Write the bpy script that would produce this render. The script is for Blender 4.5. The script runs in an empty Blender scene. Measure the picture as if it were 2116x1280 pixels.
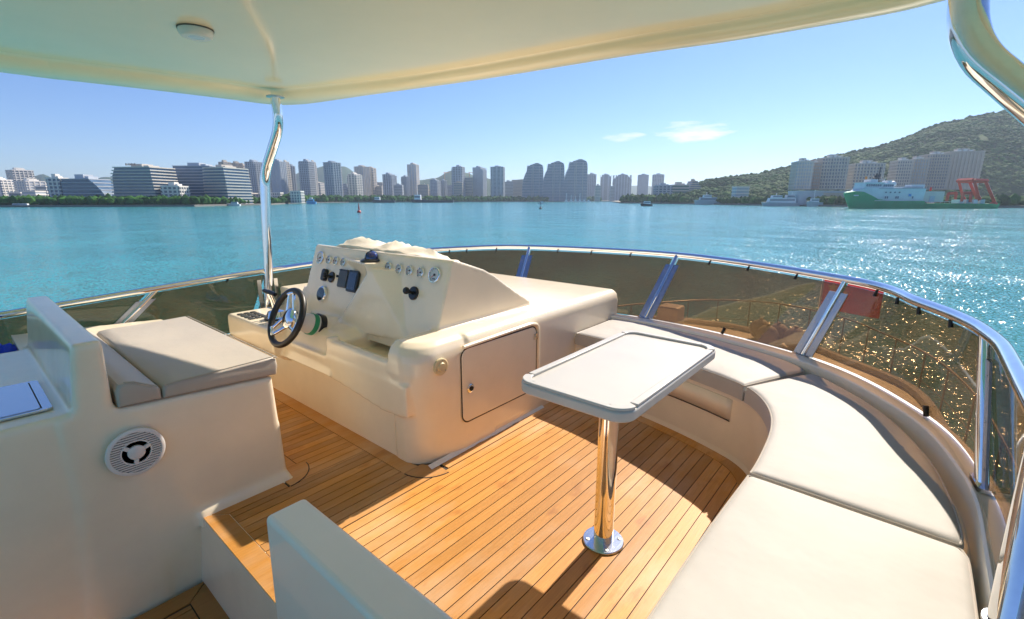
import bpy, bmesh, math, random
from mathutils import Vector, Matrix, noise
R = math.radians
rng = random.Random(7)
sc = bpy.context.scene
COL = sc.collection

# ------------------------------------------------------------------ camera
# Axes: X towards the bow, Y to port, Z up; z = 0 is the teak deck of the flybridge.
CAM_H, CAM_AZ, CAM_TILT = 1.35, R(40.1), R(13.097)
cd = bpy.data.cameras.new('camera'); cam = bpy.data.objects.new('camera', cd); COL.objects.link(cam)
cam.location = (0, 0, CAM_H)
cam.rotation_euler = (R(90) - CAM_TILT, 0, CAM_AZ - R(90))
cd.sensor_fit = 'HORIZONTAL'; cd.sensor_width = 36.0; cd.lens = 980 / 2116 * 36
cd.clip_start = 0.02; cd.clip_end = 60000
sc.camera = cam

# ------------------------------------------------------------------ sky, sun, exposure
SUN_EL, SUN_AZ = R(40.0), R(1.6)          # sun almost dead ahead of the bow
w = bpy.data.worlds.new('World'); sc.world = w; w.use_nodes = True
nt = w.node_tree; nt.nodes.clear()
N = nt.nodes.new; L = nt.links.new
out = N('ShaderNodeOutputWorld'); bg = N('ShaderNodeBackground'); sky = N('ShaderNodeTexSky')
sky.sky_type = 'NISHITA'; sky.sun_disc = False
sky.sun_elevation = SUN_EL; sky.sun_rotation = R(90) - SUN_AZ
sky.altitude = 0; sky.air_density = 1.0; sky.dust_density = 0.15; sky.ozone_density = 2.5
bg.inputs['Strength'].default_value = 0.075
L(sky.outputs[0], bg.inputs[0]); L(bg.outputs[0], out.inputs[0])
# two thin fair-weather clouds: patches of bright noise at their own bearing and elevation
tc = N('ShaderNodeTexCoord')
def cloud_patch(az, el, wa, we, seed, amount, prev):
    mp = N('ShaderNodeMapping'); mp.vector_type = 'POINT'
    mp.inputs['Rotation'].default_value = (0, 0, -az)
    L(tc.outputs['Generated'], mp.inputs[0])
    sx = N('ShaderNodeSeparateXYZ'); L(mp.outputs[0], sx.inputs[0])
    def m(op, a, b=None):
        n = N('ShaderNodeMath'); n.operation = op
        for i, v in enumerate((a, b)):
            if v is None: continue
            if hasattr(v, 'links'): L(v, n.inputs[i])
            else: n.inputs[i].default_value = v
        return n.outputs[0]
    dy = m('DIVIDE', sx.outputs['Y'], wa)
    dz = m('DIVIDE', m('SUBTRACT', sx.outputs['Z'], math.sin(el)), we)
    rr = m('ADD', m('MULTIPLY', dy, dy), m('MULTIPLY', dz, dz))
    front = m('GREATER_THAN', sx.outputs['X'], 0.2)
    nz = N('ShaderNodeTexNoise'); nz.inputs['Scale'].default_value = 9; nz.inputs['Detail'].default_value = 7
    nz.inputs['Roughness'].default_value = 0.6
    mp2 = N('ShaderNodeMapping'); mp2.inputs['Scale'].default_value = (1, 1.2, 6.5); mp2.inputs['Location'].default_value = (seed, 0, 0)
    L(mp.outputs[0], mp2.inputs[0]); L(mp2.outputs[0], nz.inputs[0])
    base = m('SUBTRACT', m('ADD', m('SUBTRACT', 1.0, rr), m('MULTIPLY', m('SUBTRACT', nz.outputs[0], 0.5), 3.8)), 0.25)
    cl = N('ShaderNodeClamp'); L(base, cl.inputs[0])
    fac = m('MULTIPLY', m('MULTIPLY', cl.outputs[0], amount), front)
    mx = N('ShaderNodeMixRGB'); L(fac, mx.inputs[0]); L(prev, mx.inputs[1]); mx.inputs[2].default_value = (9.6, 8.9, 7.8, 1)
    return mx.outputs[0]
tint = N('ShaderNodeMixRGB'); tint.blend_type = 'MULTIPLY'; tint.inputs[0].default_value = 1; tint.inputs[2].default_value = (.66, .785, 1.08, 1)   # white balance of a clear tropical day
L(sky.outputs[0], tint.inputs[1])
c = tint.outputs[0]
c = cloud_patch(R(20.2), R(7.05), .085, .022, 1.3, .8, c)
c = cloud_patch(R(27.5), R(6.7), .05, .009, 4.1, .6, c)
L(c, bg.inputs[0])

sd = bpy.data.lights.new('sun', 'SUN'); sun = bpy.data.objects.new('sun', sd); COL.objects.link(sun)
sd.energy = 4.4; sd.angle = R(0.53); sd.color = (1.0, 0.90, 0.76)
sun.rotation_euler = (0, R(90) - SUN_EL, SUN_AZ)
sun.location = (20, 0, 20)
sc.view_settings.view_transform = 'Standard'; sc.view_settings.look = 'None'
sc.view_settings.exposure = 0.92; sc.view_settings.gamma = 1.0; sc.view_settings.use_curve_mapping = False
cy = sc.cycles
cy.max_bounces = 8; cy.diffuse_bounces = 6; cy.glossy_bounces = 3; cy.transmission_bounces = 4
cy.transparent_max_bounces = 12; cy.volume_bounces = 0
cy.caustics_reflective = False; cy.caustics_refractive = False; cy.sample_clamp_indirect = 6
cy.use_denoising = True; cy.use_adaptive_sampling = True; cy.adaptive_threshold = .02
try: cy.denoiser = 'OPENIMAGEDENOISE'
except Exception: pass

# ------------------------------------------------------------------ materials
MATS = {}
def mat(name, col, rough=.5, metal=0, coat=0, var=0, vscale=8, bump=0, bscale=40, spec=.5, ior=1.5, stretch=None, emit=None):
    m = bpy.data.materials.new(name); m.use_nodes = True
    t = m.node_tree; b = t.nodes['Principled BSDF']
    b.inputs['Base Color'].default_value = (*col, 1); b.inputs['Roughness'].default_value = rough
    b.inputs['Metallic'].default_value = metal; b.inputs['Coat Weight'].default_value = coat
    b.inputs['Coat Roughness'].default_value = .06
    b.inputs['Specular IOR Level'].default_value = spec; b.inputs['IOR'].default_value = ior
    if emit: b.inputs['Emission Color'].default_value = (*emit[0], 1); b.inputs['Emission Strength'].default_value = emit[1]
    tcn = t.nodes.new('ShaderNodeTexCoord'); src = tcn.outputs['Object']
    if stretch:
        mp = t.nodes.new('ShaderNodeMapping'); mp.inputs['Scale'].default_value = stretch
        t.links.new(src, mp.inputs[0]); src = mp.outputs[0]
    if var:
        n = t.nodes.new('ShaderNodeTexNoise'); n.inputs['Scale'].default_value = vscale; n.inputs['Detail'].default_value = 6
        n.inputs['Roughness'].default_value = .65
        t.links.new(src, n.inputs[0])
        r = t.nodes.new('ShaderNodeValToRGB')
        r.color_ramp.elements[0].position = .3; r.color_ramp.elements[1].position = .7
        r.color_ramp.elements[0].color = (*[max(0, v * (1 - var)) for v in col], 1)
        r.color_ramp.elements[1].color = (*[min(1, v * (1 + var)) for v in col], 1)
        t.links.new(n.outputs[0], r.inputs[0]); t.links.new(r.outputs[0], b.inputs['Base Color'])
        mr = t.nodes.new('ShaderNodeMapRange'); mr.inputs[3].default_value = rough * .8; mr.inputs[4].default_value = min(1, rough * 1.25)
        t.links.new(n.outputs[0], mr.inputs[0]); t.links.new(mr.outputs[0], b.inputs['Roughness'])
    if bump:
        n2 = t.nodes.new('ShaderNodeTexNoise'); n2.inputs['Scale'].default_value = bscale; n2.inputs['Detail'].default_value = 3
        t.links.new(src, n2.inputs[0])
        bp = t.nodes.new('ShaderNodeBump'); bp.inputs['Strength'].default_value = bump; bp.inputs['Distance'].default_value = .02
        t.links.new(n2.outputs[0], bp.inputs['Height']); t.links.new(bp.outputs[0], b.inputs['Normal'])
    MATS[name] = m; return m

mat('gelcoat', (.90, .785, .605), .24, coat=.4, var=.055, vscale=2.6, bump=.035, bscale=7)
mat('gelcoat_roof', (.91, .765, .525), .16, coat=.3, var=.03, vscale=1.5, bump=.02, bscale=3)
mat('gelcoat_white', (.90, .83, .71), .32, coat=.3, var=.03, vscale=3, bump=.03, bscale=10)
mat('table_white', (.52, .50, .475), .4, coat=.1, var=.025, vscale=6)
mat('vinyl', (.49, .462, .43), .62, spec=.25, var=.07, vscale=3.0, bump=.30, bscale=5)
mat('vinyl_seat', (.47, .415, .35), .46, var=.05, vscale=4, bump=.12, bscale=12)
mat('piping', (.42, .38, .32), .5)
mat('steel', (.82, .82, .82), .055, metal=1, var=.04, vscale=30)
mat('steel_brushed', (.68, .70, .73), .22, metal=1, var=.02, vscale=12, stretch=(1, 8, 1))
mat('bar_steel', (.42, .46, .54), .36, metal=1, var=.03, vscale=12)
mat('steel_flat', (.55, .57, .60), .34, metal=1, var=.08, vscale=40)
mat('chrome', (.86, .88, .9), .03, metal=1)
mat('rubber_black', (.012, .012, .013), .42, var=.2, vscale=30)
mat('plastic_black', (.014, .014, .016), .3)
mat('plastic_grey', (.06, .065, .068), .35, var=.15, vscale=30)
mat('plastic_white', (.72, .70, .68), .35)
mat('plastic_cream', (.66, .55, .33), .4, var=.05)
mat('seal_green', (.02, .28, .14), .4)
mat('screen_blue', (.012, .018, .05), .08, coat=.5, var=.4, vscale=14)
mat('screen_dark', (.008, .012, .016), .08, coat=.5)
mat('dial_face', (.62, .66, .70), .3, var=.06, vscale=60)
mat('compass_blue', (.01, .03, .16), .05, coat=1, var=.4, vscale=20)
mat('caulk', (.045, .032, .024), .7)
mat('sealant', (.80, .78, .74), .45, var=.05, vscale=20)
mat('cover_cloth', (.78, .71, .60), .75, var=.04, vscale=5, bump=.12, bscale=18)
mat('cloth_blue', (.015, .05, .55), .8, var=.25, vscale=25, bump=.3, bscale=30)
mat('lamp_lens', (.6, .64, .75), .2)
mat('flag_red', (.62, .018, .012), .7, var=.1, vscale=4)
mat('flag_yellow', (.8, .55, .03), .7)
mat('rail_dull', (.22, .21, .20), .4, metal=1)
mat('hull_white', (.74, .70, .62), .35, var=.06, vscale=3)

def teak(name, dark):
    m = bpy.data.materials.new(name); m.use_nodes = True; t = m.node_tree; b = t.nodes['Principled BSDF']
    tcn = t.nodes.new('ShaderNodeTexCoord'); oi = t.nodes.new('ShaderNodeObjectInfo')
    geo = t.nodes.new('ShaderNodeNewGeometry')
    mp = t.nodes.new('ShaderNodeMapping'); mp.inputs['Scale'].default_value = (2.2, 46, 46)
    t.links.new(geo.outputs['Position'], mp.inputs[0])
    gr = t.nodes.new('ShaderNodeTexNoise'); gr.inputs['Scale'].default_value = 3; gr.inputs['Detail'].default_value = 8; gr.inputs['Roughness'].default_value = .7
    t.links.new(mp.outputs[0], gr.inputs[0])
    r = t.nodes.new('ShaderNodeValToRGB')
    r.color_ramp.elements[0].position = .28; r.color_ramp.elements[1].position = .75
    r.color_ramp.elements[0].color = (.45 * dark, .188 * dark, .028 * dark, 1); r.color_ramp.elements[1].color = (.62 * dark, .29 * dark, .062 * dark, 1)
    t.links.new(gr.outputs[0], r.inputs[0])
    # bleached, trodden patches and darker water stains
    bl = t.nodes.new('ShaderNodeTexNoise'); bl.inputs['Scale'].default_value = 1.5; bl.inputs['Detail'].default_value = 5; bl.inputs['Roughness'].default_value = .62
    mp2 = t.nodes.new('ShaderNodeMapping'); mp2.inputs['Scale'].default_value = (.75, 1.5, 1); mp2.inputs['Location'].default_value = (.45, .4, 0)
    t.links.new(geo.outputs['Position'], mp2.inputs[0]); t.links.new(mp2.outputs[0], bl.inputs[0])
    br = t.nodes.new('ShaderNodeValToRGB'); br.color_ramp.elements[0].position = .47; br.color_ramp.elements[1].position = .68
    t.links.new(bl.outputs[0], br.inputs[0])
    fm = t.nodes.new('ShaderNodeMath'); fm.operation = 'MULTIPLY'; fm.inputs[1].default_value = .6 if dark > .9 else .1
    t.links.new(br.outputs[0], fm.inputs[0])
    mx = t.nodes.new('ShaderNodeMixRGB'); t.links.new(fm.outputs[0], mx.inputs[0]); t.links.new(r.outputs[0], mx.inputs[1]); mx.inputs[2].default_value = (.62, .43, .28, 1)
    st_ = t.nodes.new('ShaderNodeTexNoise'); st_.inputs['Scale'].default_value = 7; st_.inputs['Detail'].default_value = 4
    mp3 = t.nodes.new('ShaderNodeMapping'); mp3.inputs['Scale'].default_value = (.6, 1.3, 1); t.links.new(geo.outputs['Position'], mp3.inputs[0]); t.links.new(mp3.outputs[0], st_.inputs[0])
    sr = t.nodes.new('ShaderNodeValToRGB'); sr.color_ramp.elements[0].position = .62; sr.color_ramp.elements[1].position = .70
    sr.color_ramp.elements[0].color = (1, 1, 1, 1); sr.color_ramp.elements[1].color = (.78, .70, .62, 1); t.links.new(st_.outputs[0], sr.inputs[0])
    ms = t.nodes.new('ShaderNodeMixRGB'); ms.blend_type = 'MULTIPLY'; ms.inputs[0].default_value = 1; t.links.new(mx.outputs[0], ms.inputs[1]); t.links.new(sr.outputs[0], ms.inputs[2]); mx = ms
    # each plank its own tone
    hs = t.nodes.new('ShaderNodeHueSaturation'); mr = t.nodes.new('ShaderNodeMapRange'); mr.inputs[3].default_value = .78; mr.inputs[4].default_value = 1.14
    t.links.new(oi.outputs['Random'], mr.inputs[0]); t.links.new(mr.outputs[0], hs.inputs['Value']); t.links.new(mx.outputs[0], hs.inputs['Color'])
    t.links.new(hs.outputs[0], b.inputs['Base Color'])
    rr = t.nodes.new('ShaderNodeMapRange'); rr.inputs[3].default_value = .42; rr.inputs[4].default_value = .6
    t.links.new(gr.outputs[0], rr.inputs[0]); t.links.new(rr.outputs[0], b.inputs['Roughness'])
    bp = t.nodes.new('ShaderNodeBump'); bp.inputs['Strength'].default_value = .25; bp.inputs['Distance'].default_value = .002
    t.links.new(gr.outputs[0], bp.inputs['Height']); t.links.new(bp.outputs[0], b.inputs['Normal'])
    MATS[name] = m
teak('teak', 1.0); teak('teak_shade', .55)  # second copy darkened: shade of the stair well put into its colour

def tinted(name, col, refl=.035, film=(.17, .125, .08), haze=.22):
    """smoked acrylic: tinted, faintly hazed by dust and salt, glossy skin"""
    m = bpy.data.materials.new(name); m.use_nodes = True; t = m.node_tree; t.nodes.clear()
    o = t.nodes.new('ShaderNodeOutputMaterial'); tr = t.nodes.new('ShaderNodeBsdfTransparent'); gl = t.nodes.new('ShaderNodeBsdfGlossy')
    tr.inputs[0].default_value = (*col, 1); gl.inputs['Roughness'].default_value = .03; gl.inputs[0].default_value = (.9, .9, .9, 1)
    df = t.nodes.new('ShaderNodeBsdfDiffuse'); ts = t.nodes.new('ShaderNodeBsdfTranslucent')
    for n in (df, ts): n.inputs[0].default_value = (*film, 1)
    geo = t.nodes.new('ShaderNodeNewGeometry'); nz = t.nodes.new('ShaderNodeTexNoise'); nz.inputs['Scale'].default_value = 2.5; nz.inputs['Detail'].default_value = 6
    t.links.new(geo.outputs['Position'], nz.inputs[0])
    hr = t.nodes.new('ShaderNodeMapRange'); hr.inputs[1].default_value = .3; hr.inputs[2].default_value = .7; hr.inputs[3].default_value = haze * .7; hr.inputs[4].default_value = haze * 1.3
    t.links.new(nz.outputs[0], hr.inputs[0])
    ad = t.nodes.new('ShaderNodeMixShader'); ad.inputs[0].default_value = .5; t.links.new(df.outputs[0], ad.inputs[1]); t.links.new(ts.outputs[0], ad.inputs[2])
    hz_ = t.nodes.new('ShaderNodeMixShader'); t.links.new(hr.outputs[0], hz_.inputs[0]); t.links.new(tr.outputs[0], hz_.inputs[1]); t.links.new(ad.outputs[0], hz_.inputs[2])
    lw = t.nodes.new('ShaderNodeLayerWeight'); lw.inputs[0].default_value = .5
    p = t.nodes.new('ShaderNodeMath'); p.operation = 'POWER'; p.inputs[1].default_value = 4.5; t.links.new(lw.outputs['Facing'], p.inputs[0])
    s = t.nodes.new('ShaderNodeMath'); s.operation = 'MULTIPLY_ADD'; s.inputs[1].default_value = .6; s.inputs[2].default_value = refl
    t.links.new(p.outputs[0], s.inputs[0])
    mx = t.nodes.new('ShaderNodeMixShader'); t.links.new(s.outputs[0], mx.inputs[0]); t.links.new(hz_.outputs[0], mx.inputs[1]); t.links.new(gl.outputs[0], mx.inputs[2])
    t.links.new(mx.outputs[0], o.inputs[0]); MATS[name] = m
tinted('smoked_acrylic', (.74, .57, .40), .05, (.19, .135, .088), .38)

def water_mat():
    m = bpy.data.materials.new('sea'); m.use_nodes = True; t = m.node_tree; b = t.nodes['Principled BSDF']
    b.inputs['Base Color'].default_value = (.012, .20, .25, 1); b.inputs['Roughness'].default_value = .12; b.inputs['IOR'].default_value = 1.333
    geo = t.nodes.new('ShaderNodeNewGeometry')
    # wave slopes taken straight from vector noise, so that they hold at any distance
    def vm(op, a, b=None):
        n = t.nodes.new('ShaderNodeVectorMath'); n.operation = op
        for i, v in enumerate((a, b)):
            if v is None: continue
            if hasattr(v, 'links'): t.links.new(v, n.inputs[i])
            else: n.inputs[i].default_value = v
        return n.outputs[0]
    def slope(scale, stretch, amp, detail, rot):
        mp = t.nodes.new('ShaderNodeMapping'); mp.inputs['Scale'].default_value = (stretch, 1, 1); mp.inputs['Rotation'].default_value = (0, 0, rot)
        t.links.new(geo.outputs['Position'], mp.inputs[0])
        n = t.nodes.new('ShaderNodeTexNoise'); n.inputs['Scale'].default_value = scale; n.inputs['Detail'].default_value = detail; n.inputs['Roughness'].default_value = .6
        t.links.new(mp.outputs[0], n.inputs[0])
        return vm('MULTIPLY', vm('SUBTRACT', n.outputs['Color'], (.5, .5, .5)), (amp, amp, 0))
    tot = vm('ADD', vm('ADD', slope(.10, 1.6, .30, 2, R(-40)), slope(1.5, 1.5, .50, 4, R(-30))), slope(6.0, 1.2, 1.5, 3, R(5)))
    p = vm('NORMALIZE', vm('ADD', tot, (0, 0, 1)))
    t.links.new(p, b.inputs['Normal'])
    n = t.nodes.new('ShaderNodeTexNoise'); n.inputs['Scale'].default_value = .02; n.inputs['Detail'].default_value = 5
    mp = t.nodes.new('ShaderNodeMapping'); mp.inputs['Scale'].default_value = (1, 3, 1); mp.inputs['Rotation'].default_value = (0, 0, R(50)); t.links.new(geo.outputs['Position'], mp.inputs[0]); t.links.new(mp.outputs[0], n.inputs[0])
    r = t.nodes.new('ShaderNodeValToRGB'); r.color_ramp.elements[0].color = (.034, .235, .255, 1); r.color_ramp.elements[1].color = (.055, .305, .32, 1)
    r.color_ramp.elements[0].position = .35; r.color_ramp.elements[1].position = .68
    t.links.new(n.outputs[0], r.inputs[0]); t.links.new(r.outputs[0], b.inputs['Base Color'])
    MATS['sea'] = m
water_mat()

# far materials
mat('glass_blue', (.08, .14, .22), .18, var=.25, vscale=.15)
mat('glass_grey', (.17, .20, .24), .3, var=.2, vscale=.15)
mat('concrete_pale', (.60, .56, .50), .8, var=.08, vscale=.1)
mat('concrete_white', (.74, .71, .66), .7, var=.06, vscale=.1)
mat('concrete_grey', (.42, .47, .53), .8, var=.08, vscale=.1)
mat('concrete_beige', (.50, .445, .38), .8, var=.08, vscale=.1)
mat('concrete_pink', (.50, .38, .31), .8, var=.08, vscale=.1)
mat('roof_dark', (.13, .11, .10), .8)
mat('terrace_green', (.10, .20, .16), .7)
mat('leaf_a', (.022, .075, .016), .9, spec=.08, var=.55, vscale=.10)  # darkest foliage; the hill's dark shading is put into this green
mat('leaf_b', (.042, .115, .024), .9, spec=.08, var=.5, vscale=.08)
mat('leaf_c', (.070, .125, .034), .9, spec=.08, var=.4, vscale=.1)
mat('hill_soil', (.040, .075, .02), .95, spec=.05, var=.4, vscale=.03)
mat('hill_far', (.045, .075, .045), .95, spec=.05, var=.3, vscale=.004)
mat('quay', (.16, .15, .14), .9, var=.2, vscale=.2)
mat('ground', (.22, .20, .15), .95, var=.3, vscale=.05)
mat('ship_green', (.0, .34, .14), .4, var=.12, vscale=.15)
mat('ship_white', (.66, .70, .74), .45, var=.08, vscale=.2)
mat('ship_grey', (.36, .43, .48), .5, var=.1, vscale=.2)
mat('ship_red', (.55, .05, .02), .45, var=.1, vscale=.4)
mat('ship_dark', (.03, .035, .05), .5, var=.2, vscale=.2)
mat('ship_blue', (.05, .30, .62), .45)
mat('buoy_red', (.5, .02, .015), .45)
mat('orange', (.75, .25, .02), .5)

# ------------------------------------------------------------------ mesh helpers
class MB:
    def __init__(s): s.v = []; s.f = []; s.M = None
    def add(s, vs, fs):
        o = len(s.v)
        for p in vs:
            p = Vector(p); s.v.append(tuple(s.M @ p) if s.M else tuple(p))
        s.f += [tuple(i + o for i in f) for f in fs]; return s
    def box(s, x0, x1, y0, y1, z0, z1):
        return s.add([(x0,y0,z0),(x1,y0,z0),(x1,y1,z0),(x0,y1,z0),(x0,y0,z1),(x1,y0,z1),(x1,y1,z1),(x0,y1,z1)],
                     [(0,3,2,1),(4,5,6,7),(0,1,5,4),(1,2,6,5),(2,3,7,6),(3,0,4,7)])
    def hexa(s, bot, top):
        return s.add(list(bot) + list(top), [(3,2,1,0),(4,5,6,7),(0,1,5,4),(1,2,6,5),(2,3,7,6),(3,0,4,7)])
    def prism(s, poly, a0, a1, axis='z'):
        f = {'z': lambda p, a: (p[0], p[1], a), 'y': lambda p, a: (p[0], a, p[1]), 'x': lambda p, a: (a, p[0], p[1])}[axis]
        n = len(poly)
        return s.add([f(p, a0) for p in poly] + [f(p, a1) for p in poly],
                     [tuple(range(n))[::-1], tuple(range(n, 2 * n))] + [(i, (i + 1) % n, n + (i + 1) % n, n + i) for i in range(n)])
    def tube(s, pts, r, n=12, closed=False, cap=True):
        pts = [Vector(p) for p in pts]; m = len(pts); vs = []; fs = []
        rs = r if isinstance(r, (list, tuple)) else [r] * m
        up = None
        for i, p in enumerate(pts):
            a = pts[i - 1] if (i or closed) else p; b = pts[(i + 1) % m] if (i < m - 1 or closed) else p
            t = (b - a).normalized()
            if up is None:
                up = Vector((0, 0, 1)) if abs(t.z) < .9 else Vector((1, 0, 0))
            e = (up - t * up.dot(t)).normalized(); up = e; g = t.cross(e)
            for k in range(n):
                an = 2 * math.pi * k / n
                vs.append(p + (e * math.cos(an) + g * math.sin(an)) * rs[i])
        for i in range(m if closed else m - 1):
            for k in range(n):
                a, b = i * n + k, i * n + (k + 1) % n; c_, d = ((i + 1) % m) * n + (k + 1) % n, ((i + 1) % m) * n + k
                fs.append((a, b, c_, d))
        if cap and not closed:
            fs.append(tuple(range(n))[::-1]); fs.append(tuple(range((m - 1) * n, m * n)))
        return s.add(vs, fs)
    def lathe(s, prof, n=24):
        """profile of (radius, height) turned about local Z"""
        vs = []; fs = []; m = len(prof)
        for r, z in prof:
            for k in range(n):
                a = 2 * math.pi * k / n; vs.append((r * math.cos(a), r * math.sin(a), z))
        for i in range(m - 1):
            for k in range(n):
                fs.append((i*n+k, i*n+(k+1)%n, (i+1)*n+(k+1)%n, (i+1)*n+k))
        fs.append(tuple(range(n))[::-1]); fs.append(tuple(range((m-1)*n, m*n)))
        return s.add(vs, fs)
    def torus(s, Rr, r, n=40, k=12, a0=0, a1=2*math.pi):
        full = abs(a1 - a0 - 2 * math.pi) < 1e-6
        cnt = n if full else n + 1
        pts = [(Rr*math.cos(a0+(a1-a0)*i/n), Rr*math.sin(a0+(a1-a0)*i/n), 0) for i in range(cnt)]
        return s.tube(pts, r, k, closed=full)
    def strip(s, A, B):
        n = len(A); return s.add(list(A) + list(B), [(i, i+1, n+i+1, n+i) for i in range(n-1)])
    def build(s, name, material, parent=None, smooth=False, bevel=0, seg=2, angle=35):
        me = bpy.data.meshes.new(name)
        off = Vector(parent['_o']) if parent is not None and '_o' in parent else Vector((0, 0, 0))
        me.from_pydata([tuple(Vector(p) - off) for p in s.v], [], s.f); me.update()
        o = bpy.data.objects.new(name, me); COL.objects.link(o)
        me.materials.append(MATS[material] if isinstance(material, str) else material)
        bm = bmesh.new(); bm.from_mesh(me); bmesh.ops.recalc_face_normals(bm, faces=bm.faces); bm.to_mesh(me); bm.free()
        if smooth:
            me.shade_smooth()
            try: me.set_sharp_from_angle(angle=R(angle))
            except Exception: pass
        if bevel:
            bv = o.modifiers.new('bevel', 'BEVEL'); bv.width = bevel; bv.segments = seg; bv.limit_method = 'ANGLE'; bv.angle_limit = R(30)
            bv.harden_normals = False
            me.shade_smooth()
            try: me.set_sharp_from_angle(angle=R(50))
            except Exception: pass
        if parent is not None: attach(o, parent)
        return o

def attach(o, parent):
    """parent without moving: part meshes are already written relative to the thing's own origin"""
    p = parent
    o.parent = p
    if '_o' in p: o['_o'] = p['_o']
def thing(name, label, cat, loc=(0, 0, 0), group=None):
    e = bpy.data.objects.new(name, None); COL.objects.link(e); e.location = loc; e['_o'] = loc
    e.empty_display_size = .1
    tag(e, label, cat, group); return e
def tag(o, label=None, cat=None, group=None, kind=None):
    if label: o['label'] = label
    if cat: o['category'] = cat
    if group: o['group'] = group
    if kind: o['kind'] = kind
    return o
def crom(P, per=8):
    P = [Vector(p) for p in P]; Q = []
    for i in range(len(P) - 1):
        p0 = P[i-1] if i else P[0] * 2 - P[1]; p3 = P[i+2] if i + 2 < len(P) else P[-1] * 2 - P[-2]
        for k in range(per):
            t = k / per
            Q.append(.5 * ((2 * P[i]) + (P[i+1] - p0) * t + (2*p0 - 5*P[i] + 4*P[i+1] - p3) * t*t + (3*P[i] - p0 - 3*P[i+1] + p3) * t**3))
    Q.append(P[-1]); return Q
def fillet(pts, r, n=6):
    pts = [Vector(p) for p in pts]; o = [pts[0]]
    for i in range(1, len(pts) - 1):
        a, b, c_ = pts[i-1], pts[i], pts[i+1]
        d1 = (a - b); d2 = (c_ - b); rr = min(r, d1.length * .48, d2.length * .48)
        p, q = b + d1.normalized() * rr, b + d2.normalized() * rr
        for k in range(n + 1):
            t = k / n; o.append(p * (1-t)**2 + b * 2*t*(1-t) + q * t*t)
    o.append(pts[-1]); return o
def rrect(x0, x1, y0, y1, r, n=6):
    o = []
    for cx, cy_, a in ((x1-r, y1-r, 0), (x0+r, y1-r, 90), (x0+r, y0+r, 180), (x1-r, y0+r, 270)):
        for k in range(n + 1):
            an = R(a + 90 * k / n); o.append((cx + r*math.cos(an), cy_ + r*math.sin(an)))
    return o
def offset_poly(P, d):
    """inward offset of a counter-clockwise polygon"""
    n = len(P); o = []
    for i in range(n):
        a, b, c_ = Vector(P[i-1][:2]), Vector(P[i][:2]), Vector(P[(i+1) % n][:2])
        e1 = (b - a); e2 = (c_ - b)
        e1 = e1.normalized() if e1.length > 1e-9 else e2.normalized(); e2 = e2.normalized() if e2.length > 1e-9 else e1
        n1 = Vector((-e1.y, e1.x)); n2 = Vector((-e2.y, e2.x)); m = (n1 + n2)
        m = m.normalized() if m.length > 1e-6 else n1
        k = d / max(.45, m.dot(n1)); o.append((b.x + m.x * k, b.y + m.y * k))
    return o
def ccw(P):
    a = sum(P[i-1][0]*P[i][1] - P[i][0]*P[i-1][1] for i in range(len(P)))
    return P if a > 0 else P[::-1]
def cushion(mb, P, z0, z1, r=.03, crown=.012):
    """upholstered slab over outline P: straight sides, rounded top edge, slightly crowned top"""
    P = ccw(P); n = len(P); rings = [(0, z0)]
    rings.append((-.004, (z0 + z1 - r) * .5))
    for k in range(6):
        a = R(90 * k / 5); rings.append((r * (1 - math.cos(a)), z1 - r + r * math.sin(a)))
    rings.append((r + .05, z1 + crown * .6)); rings.append((r + .11, z1 + crown))
    vs = []
    for d, z in rings:
        vs += [(p[0], p[1], z) for p in offset_poly(P, d)]
    fs = [(i*n+k, i*n+(k+1) % n, (i+1)*n+(k+1) % n, (i+1)*n+k) for i in range(len(rings)-1) for k in range(n)]
    fs.append(tuple(range((len(rings)-1)*n, len(rings)*n))); fs.append(tuple(range(n))[::-1])
    mb.add(vs, fs)
    return [(p[0], p[1], z1 - r*.28) for p in offset_poly(P, r * .28)]
def moulding(name, mb, material, parent, voxel=.012, smooth_it=8):
    """union of the solids in mb, skinned as one moulded fibreglass surface with softened edges"""
    me = bpy.data.meshes.new(name); me.from_pydata(mb.v, [], mb.f); me.update()
    bm = bmesh.new(); bm.from_mesh(me); bmesh.ops.recalc_face_normals(bm, faces=bm.faces); bm.to_mesh(me); bm.free()
    o = bpy.data.objects.new(name, me); COL.objects.link(o)
    m = o.modifiers.new('r', 'REMESH'); m.mode = 'VOXEL'; m.voxel_size = voxel
    if smooth_it:
        s = o.modifiers.new('s', 'SMOOTH'); s.factor = .5; s.iterations = smooth_it
    bpy.context.view_layer.update()
    ev = o.evaluated_get(bpy.context.evaluated_depsgraph_get())
    me2 = bpy.data.meshes.new_from_object(ev); o.modifiers.clear(); o.data = me2
    me2.materials.clear(); me2.materials.append(MATS[material]); me2.shade_smooth()
    if parent is not None:
        off = Vector(parent['_o']); me2.transform(Matrix.Translation(-off)); attach(o, parent)
    return o
def frame(origin, right, up):
    r_ = Vector(right).normalized(); u = Vector(up).normalized(); n = r_.cross(u)
    return Matrix(((r_.x, u.x, n.x, origin[0]), (r_.y, u.y, n.y, origin[1]), (r_.z, u.z, n.z, origin[2]), (0, 0, 0, 1)))

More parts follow.
